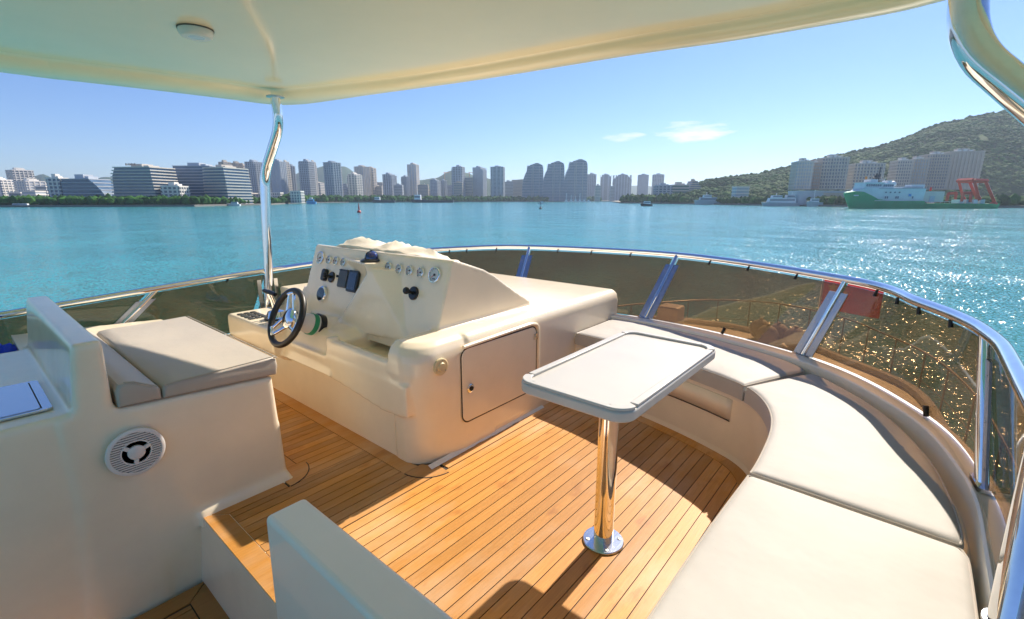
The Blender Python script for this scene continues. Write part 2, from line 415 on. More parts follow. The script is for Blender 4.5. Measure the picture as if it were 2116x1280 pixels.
# ================================================================== THE FLYBRIDGE
# ------------------------------------------------------------------ teak deck
SOFA_IN = [(2.735, 1.74), (2.70, 1.35), (2.616, .948), (2.515, .651), (2.44, .52), (2.333, .435), (2.187, .372), (2.012, .337), (1.784, .322), (1.636, .321), (1.35, .332), (1.058, .338), (.6, .338), (.0, .338), (-.5, .338)]
sofa_in = [(p.x, p.y) for p in crom([(a, b, 0) for a, b in SOFA_IN], 5)]
def sofa_x(y):
    """x of the sofa's front at a given y (forward part of the curve)"""
    for (xa, ya), (xb, yb) in zip(sofa_in, sofa_in[1:]):
        if yb <= y <= ya and xa > 1.9: return xa + (xb - xa) * (ya - y) / max(1e-6, ya - yb)
    return 2.735 if y > 1.7 else 1.95
deck = MB().box(.515, 3.0, .25, 3.9, -.05, -.0035).build('deck', 'caulk')
tag(deck, kind='structure')
PITCH, SEAM0, GAP = .0534, 1.0775, .0038
def plank(name, poly, z1=0.0, z0=-.02, material='teak', parent=deck, bev=True):
    return MB().prism(ccw(poly), z0, z1).build(name, material, parent)
MARG = .068
ys = []
k = -14
while SEAM0 + k * PITCH < 3.8:
    ys.append(SEAM0 + k * PITCH); k += 1
for ya, yb in zip(ys, ys[1:]):
    cuts = [ya] + [c_ for c_ in (1.662, 2.132) if ya < c_ < yb] + [yb]
    for a, b in zip(cuts, cuts[1:]):
        if b - a < .012: continue
        mid = (a + b) / 2; a2, b2 = a + GAP / 2, b - GAP / 2
        if mid < .42: continue
        if mid < 1.662: x0, xa, xb = .60, sofa_x(a2) - MARG - GAP, sofa_x(b2) - MARG - GAP
        elif mid < 2.132: x0, xa, xb = .60, (1.38 if mid < 1.81 else 1.287), (1.38 if mid < 1.81 else 1.287)
        else: x0, xa, xb = .985, 1.287, 1.287
        if mid > 2.132 and mid < 2.32: x0 = .87
        plank('plank', [(x0, a2), (xa, a2), (xb, b2), (x0, b2)])
# margin boards (king planks) round the edges, mitred at the corners
plank('margin_board', [(.515, .30), (.596, .30), (.596, 2.128), (.515, 2.205)], .001)
plank('margin_board', [(.598, 2.134), (.86, 2.134), (.86, 2.21), (.52, 2.21)], .001)
plank('margin_board', [(.905, 2.30), (.98, 2.30), (.98, 3.85), (.905, 3.85)], .001)
plank('margin_board', [(1.291, 1.80), (1.375, 1.80), (1.375, 3.85), (1.291, 3.85)], .001)
plank('margin_board', [(1.47, 1.666), (2.66, 1.666), (2.66, 1.74), (1.47, 1.74)], .001)
def arc_board(cx, cy_, r0, r1, a0, a1, n=10):
    a = [(cx + r1*math.cos(R(a0+(a1-a0)*i/n)), cy_ + r1*math.sin(R(a0+(a1-a0)*i/n))) for i in range(n+1)]
    b = [(cx + r0*math.cos(R(a0+(a1-a0)*i/n)), cy_ + r0*math.sin(R(a0+(a1-a0)*i/n))) for i in range(n+1)]
    MB().prism(ccw(a + b[::-1]), -.02, .0025).build('corner_board', 'teak', deck)
    MB().prism(ccw([(cx+(r1+.005)*math.cos(R(a0+(a1-a0)*i/n)), cy_+(r1+.005)*math.sin(R(a0+(a1-a0)*i/n))) for i in range(n+1)] + a[::-1]), -.02, .0022).build('caulk_line', 'caulk', deck)
arc_board(1.455, 1.80, .05, .163, 182, 266)
arc_board(.865, 2.285, .06, .155, -88, -2)
# forward margin following the sofa
segs = [(x, y) for x, y in sofa_in if x > 2.05 and y < 1.70]
outer = [(2.735 - MARG, 1.66)] + offset_poly([(3, 3)] + segs + [(3, -3)], -MARG)[1:-1]
inn = [(2.75, 1.66)] + [(x + .02, y) for x, y in segs]
out2 = []
for i, (x, y) in enumerate([(2.735, 1.66)] + segs):
    pts = [(2.735, 1.70)] + [(2.735, 1.66)] + segs
    a = Vector(pts[i]); b = Vector(pts[min(i + 2, len(pts) - 1)]); t = (b - a).normalized(); nrm = Vector((t.y, -t.x))
    if nrm.x > 0: nrm = -nrm
    out2.append((x + nrm.x * MARG, y + nrm.y * MARG))
half = len(out2) // 2
for s0, s1 in ((0, half), (half, len(out2) - 1)):
    MB().prism(ccw(out2[s0:s1+1] + inn[s0:s1+1][::-1]), -.02, .0025).build('margin_board', 'teak', deck)

# lower step of the companionway
step = MB().box(-.9, .60, -.4, 2.19, -.36, -.3035).build('stair_tread', 'caulk'); tag(step, kind='structure')
y = .62
while y < 2.08:
    MB().box(-.8, .395, y + GAP/2, min(y + PITCH, 2.09) - GAP/2, -.32, -.30).build('plank', 'teak_shade', step); y += PITCH
MB().prism([(.40, .3), (.49, .3), (.49, 2.185), (.40, 2.10)], -.32, -.299).build('margin_board', 'teak_shade', step)
MB().prism([(-.8, 2.10), (.396, 2.10), (.48, 2.186), (-.8, 2.186)], -.32, -.299).build('margin_board', 'teak_shade', step)
riser = MB().hexa([(.475, .2, -.31), (.60, .2, -.31), (.60, 2.24, -.31), (.475, 2.24, -.31)], [(.513, .2, -.002), (.60, .2, -.002), (.60, 2.24, -.002), (.513, 2.24, -.002)]).build('step_riser', 'gelcoat')
tag(riser, kind='structure')

# low guard wall beside the stairs
gw = MB(); gw.hexa([(.425, .05, -.34), (.557, .05, -.34), (.557, 1.275, -.34), (.425, 1.275, -.34)], [(.436, .05, .50), (.552, .05, .50), (.552, 1.262, .50), (.436, 1.262, .50)])
g = gw.build('guard_wall', 'gelcoat_white', bevel=.016, seg=4)
tag(g, 'low white moulded wall guarding the stair opening in the foreground', 'low wall')

# ------------------------------------------------------------------ helm seat, backrest wall and wet bar counter: one moulding
pod = thing('helm_bench', 'white moulded helm seat base with tall backrest wall and wet bar counter', 'helm seat', (.4, 2.9, 0))
m = MB()
m.hexa([(.15, 2.214, -.36), (.915, 2.214, -.36), (.915, 3.92, -.36), (.15, 3.92, -.36)], [(.15, 2.204, .588), (.878, 2.204, .542), (.878, 3.92, .542), (.15, 3.92, .588)])
m.prism([(.218, .85), (.306, .85), (.300, .58), (.36, .45), (.36, -.36), (.10, -.36), (.182, .58)], 2.2045, 3.5, 'y')
m.box(-1.3, .25, 2.215, 3.42, -.36, .60)
m.box(-1.3, .25, 3.3, 3.92, -.36, .45)
m.hexa([(.5, 2.17, -.04), (.93, 2.17, -.04), (.93, 3.9, -.04), (.5, 3.9, -.04)], [(.5, 2.195, .03), (.905, 2.195, .03), (.905, 3.9, .03), (.5, 3.9, .03)])
moulding('seat_base', m, 'gelcoat', pod, .0125, 6)
lid = MB().prism(rrect(-.45, .150, 2.315, 2.74, .02), .602, .610).build('hatch_frame', 'steel_brushed', pod, bevel=.002)
MB().prism(rrect(-.43, .118, 2.335, 2.715, .012), .611, .6125).build('hatch_lid', 'steel_brushed', lid)
MB().box(.1185, .1225, 2.34, 2.71, .6105, .6116).build('hatch_gap', 'caulk', lid)

# seat cushion: flat squab and raised bolster at the back
cu = thing('seat_cushion', 'beige vinyl helm seat cushion with raised rear bolster', 'cushion', (.6, 2.8, .55))
def extr(prof, y0, y1, mb, r=.014, n=3):
    """extrude an XZ profile along Y with softly rounded ends"""
    prof = ccw(prof); rings = []
    for k in range(n + 1):
        a = R(90 * k / n); rings.append((r * (1 - math.sin(a)), y0 + r * (1 - math.cos(a))))
    for k in range(n + 1):
        a = R(90 * k / n); rings.append((r * (1 - math.cos(a)), y1 - r * (1 - math.sin(a))))
    N_ = len(prof); vs = []
    for d, yy in rings: vs += [(p[0], yy, p[1]) for p in offset_poly(prof, d)]
    fs = [(i*N_+k, i*N_+(k+1) % N_, (i+1)*N_+(k+1) % N_, (i+1)*N_+k) for i in range(len(rings)-1) for k in range(N_)]
    fs += [tuple(range(N_))[::-1], tuple(range((len(rings)-1)*N_, len(rings)*N_))]
    mb.add(vs, fs)
def zb(x): return .592 - (x - .15) * .0632 + .002
sq = MB(); P = [(.452, zb(.452)), (.895, zb(.895)), (.905, .59), (.902, .622), (.885, .637)] + [(x, .637 - .004 * math.sin((x-.46)/.42*math.pi)) for x in (.80, .70, .60, .52)] + [(.468, .630), (.455, .617)]
extr(P, 2.195, 3.43, sq); sq.build('squab', 'vinyl_seat', cu, smooth=True, angle=40)
bo = MB(); P = [(.312, zb(.312)), (.449, zb(.449)), (.449, .618), (.438, .630), (.405, .648), (.37, .668), (.345, .676), (.325, .672), (.312, .65)]
extr(P, 2.195, 3.43, bo); bo.build('bolster', 'vinyl_seat', cu, smooth=True, angle=40)
MB().tube([(.905, 2.195 + .004, .628), (.885, 2.194, .640), (.70, 2.194, .637), (.46, 2.194, .632)], .003, 6).tube([(.438, 2.195, .634), (.37, 2.195, .672), (.34, 2.195, .679)], .003, 6).tube([(.900, 2.197, .634), (.900, 3.42, .634)], .003, 6).build('piping', 'piping', cu)

# speaker in the side of the helm seat
spk = thing('speaker', 'round white slatted marine speaker set in the helm seat side', 'speaker', (.335, 2.2, .398))
fr = frame((.335, 2.189, .398), (1, 0, 0), (0, 0, 1))
def mbf(M): b = MB(); b.M = M; return b
mbf(fr).lathe([(.094, 0), (.094, .010), (.088, .014), (.081, .014), (.080, .004), (0.0005, .004)], 40).build('rim', 'plastic_white', spk, smooth=True)
mbf(fr).lathe([(.080, .0045), (.080, .006), (.0005, .006)], 40).build('mesh_backing', 'plastic_black', spk)
for i in range(-8, 9):
    h = i * .0092
    if abs(h) > .078: continue
    hw = math.sqrt(.081**2 - h*h); inner = math.sqrt(max(0, .046**2 - h*h))
    for a, b in (((-hw, -inner), (inner, hw)) if inner > 0 else ((-hw, hw),)):
        mbf(fr).box(a, b, h - .0025, h + .0025, .006, .0125).build('slat', 'plastic_white', spk)
sp = mbf(fr); sp.lathe([(.028, .006), (.028, .015), (.024, .018), (.0005, .019)], 28)
sp.build('centre_cap', 'plastic_white', spk, smooth=True)
for a in (20, 140, 262):
    q = mbf(fr @ Matrix.Rotation(R(a), 4, 'Z')); q.box(.024, .048, -.007, .007, .006, .015); q.build('spoke', 'plastic_white', spk)
rg = mbf(fr); rg.lathe([(.050, .006), (.050, .013), (.0455, .013), (.0455, .006)], 36); rg.build('inner_ring', 'plastic_white', spk)

# blue cloth on the side deck behind the counter
cb = MB(); n = 16
vs = []; 
for i in range(n):
    for j in range(n):
        u, v = i/(n-1), j/(n-1); e = min(u, 1-u, v, 1-v)
        z = .455 + min(1, e*5) * (.10 + .075 * noise.noise(Vector((u*5, v*5, 2))) + .03 * noise.noise(Vector((u*13, v*11, 5))))
        vs.append((-.05 + u*.245, 3.44 + v*.40, z))
cb.add(vs, [(i*n+j, (i+1)*n+j, (i+1)*n+j+1, i*n+j+1) for i in range(n-1) for j in range(n-1)])
o = cb.build('folded_cloth', 'cloth_blue', smooth=True, angle=80); s = o.modifiers.new('sol', 'SOLIDIFY'); s.thickness = .012
tag(o, 'crumpled bright blue cloth behind the wet bar counter', 'cloth')

# ------------------------------------------------------------------ helm console
con = thing('helm_console', 'large cream moulded helm console with sloping instrument dash', 'helm console', (2.2, 2.7, 0))
m = MB()
def arc(cx, cy_, r, a0, a1, n=8): return [(cx + r*math.cos(R(a0+(a1-a0)*i/n)), cy_ + r*math.sin(R(a0+(a1-a0)*i/n))) for i in range(n+1)]
# long body with the big rounded shoulder; forward end rounded too
prof = [(3.92, -.03), (1.745, -.03)] + [(1.730, .05)] + arc(1.80, .585, .07, 180, 90, 8) + [(3.92, .655)]
m.prism(prof, 1.70, 3.36, 'x')
# aft starboard corner column and shoulder, rounded in plan
plan = arc(1.47, 1.87, .14, 180, 270, 10) + [(1.53, 1.73), (1.60, 1.73), (1.66, 1.73), (1.9, 1.73), (1.9, 1.95), (1.33, 1.95)]
def plan_ring(d, z): return [(x + (d if x < 1.6 and y < 1.9 or x < 1.4 else 0) * (1 if x < 1.47 else max(0, (1.6 - x) / .13)), y + ((d if z > .55 else d * max(0, min(1, (1.66 - x) / .24))) if y < 1.87 else 0)) for x, y in plan]
levels = [(-.03, .036), (.05, .030), (.25, .022), (.40, .006), (.50, 0), (.565, .003), (.60, .012), (.63, .030), (.65, .058), (.657, .085)]
vs = []; n = len(plan)
for z, d in levels: vs += [(x, y, z) for x, y in plan_ring(d, z)]
fs = [(i*n+k, i*n+(k+1) % n, (i+1)*n+(k+1) % n, (i+1)*n+k) for i in range(len(levels)-1) for k in range(n)] + [tuple(range(n))[::-1], tuple(range((len(levels)-1)*n, len(levels)*n))]
m.add(vs, fs)
# aft wall: kick recess below, fuller moulding above its swept lower edge
m.box(1.370, 1.75, 1.86, 3.92, -.03, .46)
lip = [(1.80, .45), (1.80, .285), (1.88, .272), (2.02, .268), (2.25, .295), (2.55, .325), (2.9, .335), (3.4, .315), (3.84, .290), (3.84, .45)]
m.prism(lip, 1.325, 1.5, 'x')
# parapet of the tray
m.hexa([(1.325, 1.93, .40), (1.392, 1.93, .40), (1.392, 2.56, .40), (1.325, 2.56, .40)], [(1.334, 1.93, .548), (1.386, 1.93, .548), (1.386, 2.555, .552), (1.334, 2.555, .552)])
m.box(1.334, 1.40, 2.50, 2.555, .5, .562)
# steering binnacle
sec = [(1.31, .34), (1.34, .43), (1.385, .545), (1.42, .572), (1.70, .582), (1.70, .30)]
vs = []
for yy, k in ((2.50, .80), (2.60, .97), (2.72, 1.0), (3.05, 1.0), (3.22, .93)):
    vs += [(x, yy, .34 + (z - .34) * k if z > .34 else z) for x, z in sec]
n = len(sec)
m.add(vs, [(i*n+k, i*n+(k+1) % n, (i+1)*n+(k+1) % n, (i+1)*n+k) for i in range(4) for k in range(n)] + [tuple(range(n))[::-1], tuple(range(4*n, 5*n))])
# port shelf for throttle and switches
m.prism([(1.262, .485), (1.262, .36), (1.33, .30), (1.70, .30), (1.70, .515), (1.275, .515)], 3.10, 3.86, 'y')
# the dash pod with its sloping panel
side = [(1.59, .50), (1.625, .64), (1.755, 1.02), (1.772, 1.028), (1.864, .998), (2.001, .95), (2.10, .90), (2.173, .853), (2.314, .765), (2.442, .69), (2.45, .60), (2.3, .50)]
m.prism(side, 1.90, 3.37, 'y')
m.prism([(1.55, .45), (1.60, .62), (1.66, .72), (1.9, .72), (1.9, .45)], 3.3, 3.42, 'y')
# compass pedestal wedge growing out of the panel
m.add([(1.735, 3.00, .966), (1.632, 2.56, .966), (1.78, 2.43, .966), (1.80, 2.99, .966), (1.655, 2.50, .735), (1.85, 2.43, .735), (1.70, 2.60, .80)],
      [(0, 3, 2, 1), (0, 1, 4, 6), (1, 2, 5, 4), (3, 5, 2), (0, 6, 5, 3), (4, 5, 6)])
def hull(pts):
    b = bmesh.new(); [b.verts.new(p) for p in pts]; bmesh.ops.convex_hull(b, input=b.verts); b.verts.index_update()
    vs_ = [v.co.copy() for v in b.verts]; fs_ = [tuple(v.index for v in f.verts) for f in b.faces]; b.free(); m.add(vs_, fs_)
# fairing below the pedestal: stands proud of the port panel along a slanting edge and dies into the starboard panel
hull([(1.714, 2.60, .905), (1.652, 2.535, .935), (1.618, 2.815, .625), (1.560, 2.745, .60), (1.735, 2.30, .935), (1.600, 2.12, .56), (1.590, 2.86, .55), (1.538, 2.79, .53), (1.85, 2.58, .905), (1.85, 2.30, .935), (1.78, 2.80, .55), (1.78, 2.14, .55)])
moulding('console_body', m, 'gelcoat', con, .010, 4)

UPV = Vector((.305, 0, .952)); OUTV = Vector((-.952, 0, .305))
def panel(y, z, d=0.0):
    p = Vector((1.625 + (z - .64) * .342, y, z)) + OUTV * d
    return frame(p, (0, -1, 0), UPV)
def gauge(y, z, r, ang):
    M = panel(y, z, -.004)
    b = mbf(M); b.lathe([(r, 0), (r, .012), (r*.96, .017), (r*.86, .018), (r*.82, .013), (r*.82, .006)], 32); g = b.build('gauge', 'chrome', con, smooth=True)
    mbf(M).lathe([(r*.825, .006), (r*.825, .0105), (.0005, .0105)], 32).build('dial', 'dial_face', g)
    mbf(M).lathe([(r*.16, .0106), (r*.16, .0145), (.0005, .0145)], 14).build('hub', 'plastic_black', g)
    q = mbf(M @ Matrix.Rotation(ang, 4, 'Z')); q.box(-r*.03, r*.03, -r*.15, r*.62, .0108, .0125); q.build('needle', 'ship_red', g)
    tk = mbf(M)
    for i in range(11):
        a = R(-130 + 26 * i); tk.M = M @ Matrix.Rotation(a, 4, 'Z'); tk.box(-r*.018, r*.018, r*.66, r*.77, .0106, .0112)
    tk.build('tick_marks', 'plastic_black', g)
gauge(3.255, .938, .046, R(120))
for y in (3.135, 3.040, 2.945): gauge(y, .932, .029, R(100 + rng.uniform(-20, 20)))
for i, y in enumerate((2.440, 2.333, 2.233, 2.133)): gauge(y, .943 - .001*i, .029, R(110 + rng.uniform(-20, 20)))
gauge(2.012, .938, .046, R(125))
# brand-plate bars on the two big dials
for y in (3.255, 2.012):
    mbf(panel(y, .938 - .022, .0068)).box(-.012, .012, -.003, .003, 0, .0008).build('dial_plate', 'screen_blue', con)
# spotlight joystick on the starboard panel, twin one to port
def joystick(y, z, r, two=False):
    M = panel(y, z, -.002)
    k = mbf(M); k.lathe([(r, 0), (r, .010), (r*.9, .014), (.0005, .014)], 28); j = k.build('joystick', 'plastic_black', con, smooth=True)
    mbf(M).tube([(0, 0, .012), (-.004, .004, .045)], .010, 12).build('stem', 'rubber_black', j, smooth=True)
    q = mbf(M @ Matrix.Translation((-.005, .006, .044))); q.lathe([(.010, 0), (.020, .006), (.021, .018), (.015, .026), (.0005, .028)], 16); q.build('knob', 'rubber_black', j, smooth=True)
    for a in range(0, 360, 72):
        mbf(M).box(r*.72*math.cos(R(a))-.003, r*.72*math.cos(R(a))+.003, r*.72*math.sin(R(a))-.003, r*.72*math.sin(R(a))+.003, .0125, .0135).build('screw', 'steel_flat', j)
joystick(2.158, .822, .040); joystick(3.055, .822, .038)
M = panel(3.135, .828, -.002)
q = mbf(M); q.prism(rrect(-.026, .026, -.043, .043, .02), 0, .030); q.build('horn_switch', 'plastic_black', con, bevel=.006)
mbf(panel(2.985, .836, -.002)).lathe([(.009, 0), (.009, .012), (.0005, .014)], 14).build('button', 'plastic_black', con, smooth=True)
q = mbf(panel(2.898, .828, -.002)); q.prism(rrect(-.052, .052, -.062, .062, .012), 0, .020); s_ = q.build('switch_cover', 'plastic_grey', con, bevel=.004)
for dx in (-.035, .0, .035): mbf(panel(2.898, .828, .018)).box(dx-.012, dx+.012, .050, .058, -.004, .004).build('latch', 'plastic_black', s_)
q = mbf(panel(2.768, .822, .004)); q.prism(rrect(-.056, .056, -.072, .072, .012), 0, .020); s_ = q.build('chart_display', 'plastic_black', con, bevel=.004)
mbf(panel(2.768, .822, .0245)).prism(rrect(-.043, .043, -.057, .057, .006), 0, .0012).build('screen', 'screen_blue', s_)
M = panel(3.120, .700, -.004)
q = mbf(M); q.lathe([(.056, 0), (.056, .018), (.050, .024), (.044, .025), (.0005, .025)], 32); s_ = q.build('autopilot_unit', 'chrome', con, smooth=True)
mbf(M).lathe([(.046, .020), (.046, .0265), (.0005, .0275)], 32).build('screen', 'screen_dark', s_, smooth=True)
# compass
M = frame((1.725, 2.615, .967), (1, 0, 0), (0, 1, 0))
q = mbf(M); q.lathe([(.072, 0), (.072, .006), (.060, .014), (.050, .018), (.0005, .018)], 32); s_ = q.build('compass', 'plastic_black', con, smooth=True)
mbf(M).lathe([(.046, .016)] + [(.046*math.cos(R(a)), .018 + .046*math.sin(R(a))) for a in (10, 25, 40, 55, 70, 82)] + [(.0005, .0645)], 28).build('dome', 'compass_blue', s_, smooth=True)
mbf(M).tube([(-.049, 0, .017), (-.035, 0, .052), (0, 0, .067), (.035, 0, .052), (.049, 0, .017)], .004, 8).build('hood', 'plastic_black', s_, smooth=True)

# steering wheel
wh = thing('steering_wheel', 'black rimmed steering wheel with three chrome spokes', 'steering wheel', (1.235, 2.80, .668))
axis = Vector((-.90, 0.0, .436)).normalized()
WM = frame((1.235, 2.80, .662), (0, -1, 0), Vector((.436, 0, .90)))
q = mbf(WM); q.torus(.168, .0185, 56, 14); q.build('rim', 'rubber_black', wh, smooth=True)
q = mbf(WM); q.lathe([(.056, -.045), (.064, -.030), (.062, -.010), (.050, -.001), (.0005, .002)], 28); hb = q.build('hub', 'chrome', wh, smooth=True)
for a in (15, 135, 255):
    q = mbf(WM @ Matrix.Rotation(R(a), 4, 'Z'))
    def leg(sx):
        q.hexa([(sx*.050, .020, -.028), (sx*.030, .028, -.028), (sx*.011, .158, -.006), (sx*.031, .162, -.006)] if sx > 0 else [(sx*.030, .028, -.028), (sx*.050, .020, -.028), (sx*.031, .162, -.006), (sx*.011, .158, -.006)],
               [(sx*.050, .020, -.012), (sx*.030, .028, -.012), (sx*.011, .158, .008), (sx*.031, .162, .008)] if sx > 0 else [(sx*.030, .028, -.012), (sx*.050, .020, -.012), (sx*.031, .162, .008), (sx*.011, .158, .008)])
    leg(1); leg(-1); q.box(-.034, .034, .142, .171, -.010, .013)
    q.build('spoke', 'chrome', wh, bevel=.003)
q = mbf(WM); q.lathe([(.066, -.215), (.066, -.17), (.060, -.125), (.046, -.09), (.034, -.04), (.0005, -.04)], 28); q.build('column', 'plastic_white', wh, smooth=True)
q = mbf(WM); q.lathe([(.0685, -.178), (.0685, -.150), (.060, -.150), (.060, -.178)], 32); q.build('column_band', 'seal_green', wh, smooth=True)
q = mbf(WM); q.lathe([(.078, -.225), (.078, -.190), (.060, -.190), (.060, -.225)], 32); q.build('column_gasket', 'plastic_black', wh, smooth=True)

# throttle and switches on the port shelf
th = thing('throttle', 'twin lever throttle with black T grip and chrome base beside the wheel', 'throttle', (1.44, 3.42, .515))
M = frame((1.44, 3.42, .515), (1, 0, 0), (0, 1, 0))
mbf(M).lathe([(.075, 0), (.072, .02), (.055, .055), (.0005, .075)], 24).build('base', 'chrome', th, smooth=True)
mbf(M).lathe([(.082, -.012), (.082, .012), (.06, .012)], 24).build('base_skirt', 'plastic_black', th, smooth=True)
for dy in (-.024, .024):
    mbf(M).tube([(0, dy, .05), (-.012, dy, .13), (-.03, dy*1.1, .19)], .009, 10).build('lever', 'chrome', th, smooth=True)
mbf(M).tube([(-.03, .085, .198), (-.03, .03, .196), (-.03, -.03, .196), (-.03, -.085, .190)], [.014, .016, .016, .014], 12).build('grip', 'rubber_black', th, smooth=True)
for i in range(3):
    for j in range(4):
        MB().box(1.30 + .045*i, 1.335 + .045*i, 3.52 + .065*j, 3.57 + .065*j, .512, .522).build('rocker_switch', 'plastic_grey', con, bevel=.003)

# starboard side fittings: locker door, catch, hinge, deck fill, sealant bead
Y0 = 1.730
def sideM(x, z, d=0): return frame((x, Y0 - d, z), (1, 0, 0), (0, 0, 1))
q = mbf(sideM(0, 0, -.004)); q.prism(rrect(1.640, 2.285, .165, .578, .045), 0, .010); dr = q.build('locker_door', 'gelcoat', con, bevel=.003)
fl = [(1.640-.007, .52), (1.633, .20)] 
q = mbf(sideM(0, 0, .0)); P1 = rrect(1.632, 2.293, .157, .586, .052); P2 = rrect(1.640, 2.285, .165, .578, .045)
n = len(P1); q.add([(a, b, .0025) for a, b in P1] + [(a, b, .0025) for a, b in P2], [(i, (i+1) % n, n+(i+1) % n, n+i) for i in range(n)]); q.build('door_gap', 'caulk', dr)
q = mbf(sideM(0, 0, .006)); q.tube(fillet([(1.652, .594, 0), (2.235, .604, 0), (2.300, .585, 0), (2.306, .50, 0), (2.306, .18, 0)], .06), [.010] * 2 + [.013] * 12 + [.011] * 8 if False else .011, 10); q.build('drip_lip', 'gelcoat', con, smooth=True)
M = sideM(1.696, .352, .006)
mbf(M).lathe([(.024, 0), (.024, .005), (.019, .008), (.0005, .008)], 24).build('lock_plate', 'chrome', dr, smooth=True)
mbf(M).lathe([(.014, .008), (.014, .012), (.0005, .012)], 18).build('lock_knob', 'plastic_black', dr, smooth=True)
for z in (.515, .225):
    q = mbf(sideM(2.285, z, .006)); q.box(-.028, .0, -.018, .018, 0, .004); q.tube([(0, -.02, .005), (0, .02, .005)], .006, 10); q.box(0, .026, -.018, .018, 0, .004); q.build('hinge', 'steel', dr)
M = sideM(1.495, .530, -.004)
df = mbf(M); df.lathe([(.044, 0), (.044, .012), (.040, .015), (.024, .015), (.020, .022), (.0005, .023)], 30); s_ = df.build('deck_fill', 'plastic_cream', con, smooth=True)
for a in (75, 195, 315): mbf(M).lathe([(.0035, .014), (.0035, .017), (.0005, .017)], 8).build('screw', 'steel_flat', s_) if False else mbf(M @ Matrix.Translation((.034*math.cos(R(a)), .034*math.sin(R(a)), 0))).lathe([(.0035, .014), (.0035, .0165), (.0005, .0165)], 8).build('screw', 'steel_flat', s_)
sb = MB(); A = []; B = []
for i in range(60):
    x = 1.40 + i * .0165; wv = .012 + .007 * noise.noise(Vector((x*6, 0, 0))) + .004 * noise.noise(Vector((x*22, 3, 0)))
    A.append((x, 1.745, .016)); B.append((x, 1.728 - wv, .004))
sb.strip(A, B); o = sb.build('sealant_bead', 'sealant', con)

# crumpled light cover lying on the foredeck side of the dash
cv = MB(); nu, nv = 40, 26; vs = []
for i in range(nu):
    for j in range(nv):
        u, v = i/(nu-1), j/(nv-1); yy = 2.02 + u*1.32; xx = 1.775 + v*.62
        e = min(1, min(u, 1-u)*6) * min(1, min(v*4 + .25, (1-v)*4))
        hump = .44*math.exp(-((u-.74)/.15)**2) + .40*math.exp(-((u-.42)/.17)**2) + .05 + .12*math.exp(-((u-.12)/.09)**2)
        r1 = 1 - abs(noise.noise(Vector((u*6 + v*2, v*4, 1)))) * 2.4; r2 = 1 - abs(noise.noise(Vector((u*13 - v*4, v*8, 4)))) * 2.2
        base = 1.028 - max(0, xx - 1.78) * .36 - max(0, xx-2.1)*.35
        lift = e * (hump * .125 + .034 * r1 + .014 * r2)
        vs.append((xx, yy, base - .035 * (1 - e) + lift))
cv.add(vs, [(i*nv+j, (i+1)*nv+j, (i+1)*nv+j+1, i*nv+j+1) for i in range(nu-1) for j in range(nv-1)])
o = cv.build('canvas_cover', 'cover_cloth', smooth=True, angle=30); s = o.modifiers.new('sol', 'SOLIDIFY'); s.thickness = .006; s.offset = 1
tag(o, 'crumpled cream canvas cover lying behind the instrument dash', 'cover')

# ------------------------------------------------------------------ table
tb = thing('table', 'white rectangular table with raised rim on a polished steel pedestal', 'table', (1.51, .79, 0))
TX0, TX1, TY0, TY1, TZ = 1.165, 1.995, .552, .972, .752
TP = rrect(TX0, TX1, TY0, TY1, .062, 8)
MB().prism(TP, TZ - .040, TZ - .004).build('table_top', 'table_white', tb, bevel=.007, seg=3)
# raised fiddle rails with gaps at the corners
I = rrect(TX0 + .030, TX1 - .030, TY0 + .030, TY1 - .030, .045, 8)
O_ = rrect(TX0 + .003, TX1 - .003, TY0 + .003, TY1 - .003, .060, 8)
def rail_part(i0, i1, closed=False):
    idx = [i % len(O_) for i in range(i0, i1 + 1)]
    MB().prism(ccw([O_[i] for i in idx] + [I[i] for i in idx][::-1]), TZ - .0045, TZ + .005).build('fiddle_rail', 'table_white', tb, bevel=.003)
def seg_rail(p0, p1, horiz):
    (xa, ya), (xb, yb) = p0, p1
    MB().box(xa, xb, ya, yb, TZ - .0045, TZ + .005).build('fiddle_rail', 'table_white', tb, bevel=.003)
rail_part(0, 8); rail_part(9, 17); rail_part(18, 26); rail_part(27, 35)
seg_rail((TX0 + .075, TY1 - .030), (TX1 - .075, TY1 - .003), True)
seg_rail((TX0 + .075, TY0 + .003), (TX1 - .075, TY0 + .030), True)
seg_rail((TX1 - .030, TY0 + .063), (TX1 - .003, TY1 - .063), False)
seg_rail((TX0 + .003, TY0 + .063), (TX0 + .030, TY1 - .063), False)
PX, PY = 1.508, .787
M = frame((PX, PY, 0), (1, 0, 0), (0, 1, 0))
mbf(M).lathe([(.082, .002), (.082, .007), (.079, .010), (.044, .011)], 40).build('base_flange', 'steel_brushed', tb, smooth=True)
mbf(M).tube([(0, 0, .008), (0, 0, .70)], .0385, 36).build('pedestal', 'steel', tb, smooth=True)
for a in (40, 130, 220, 310):
    mbf(M @ Matrix.Translation((.064*math.cos(R(a)), .064*math.sin(R(a)), 0))).lathe([(.0075, .0095), (.0075, .0125), (.004, .0135), (.0005, .012)], 12).build('bolt', 'steel_flat', tb, smooth=True)
mbf(M).lathe([(.11, .690), (.11, .698), (.0005, .699)], 30).build('top_bracket', 'steel_brushed', tb)

# ------------------------------------------------------------------ sofa
sofa = thing('curved_sofa', 'cream moulded base of the curved sofa round the starboard bow corner', 'sofa', (2.6, .3, 0))
so = MB()
def inward_normal(P, i):
    a = Vector(P[max(0, i-1)]); b = Vector(P[min(len(P)-1, i+1)]); t = (b - a).normalized(); return Vector((t.y, -t.x))
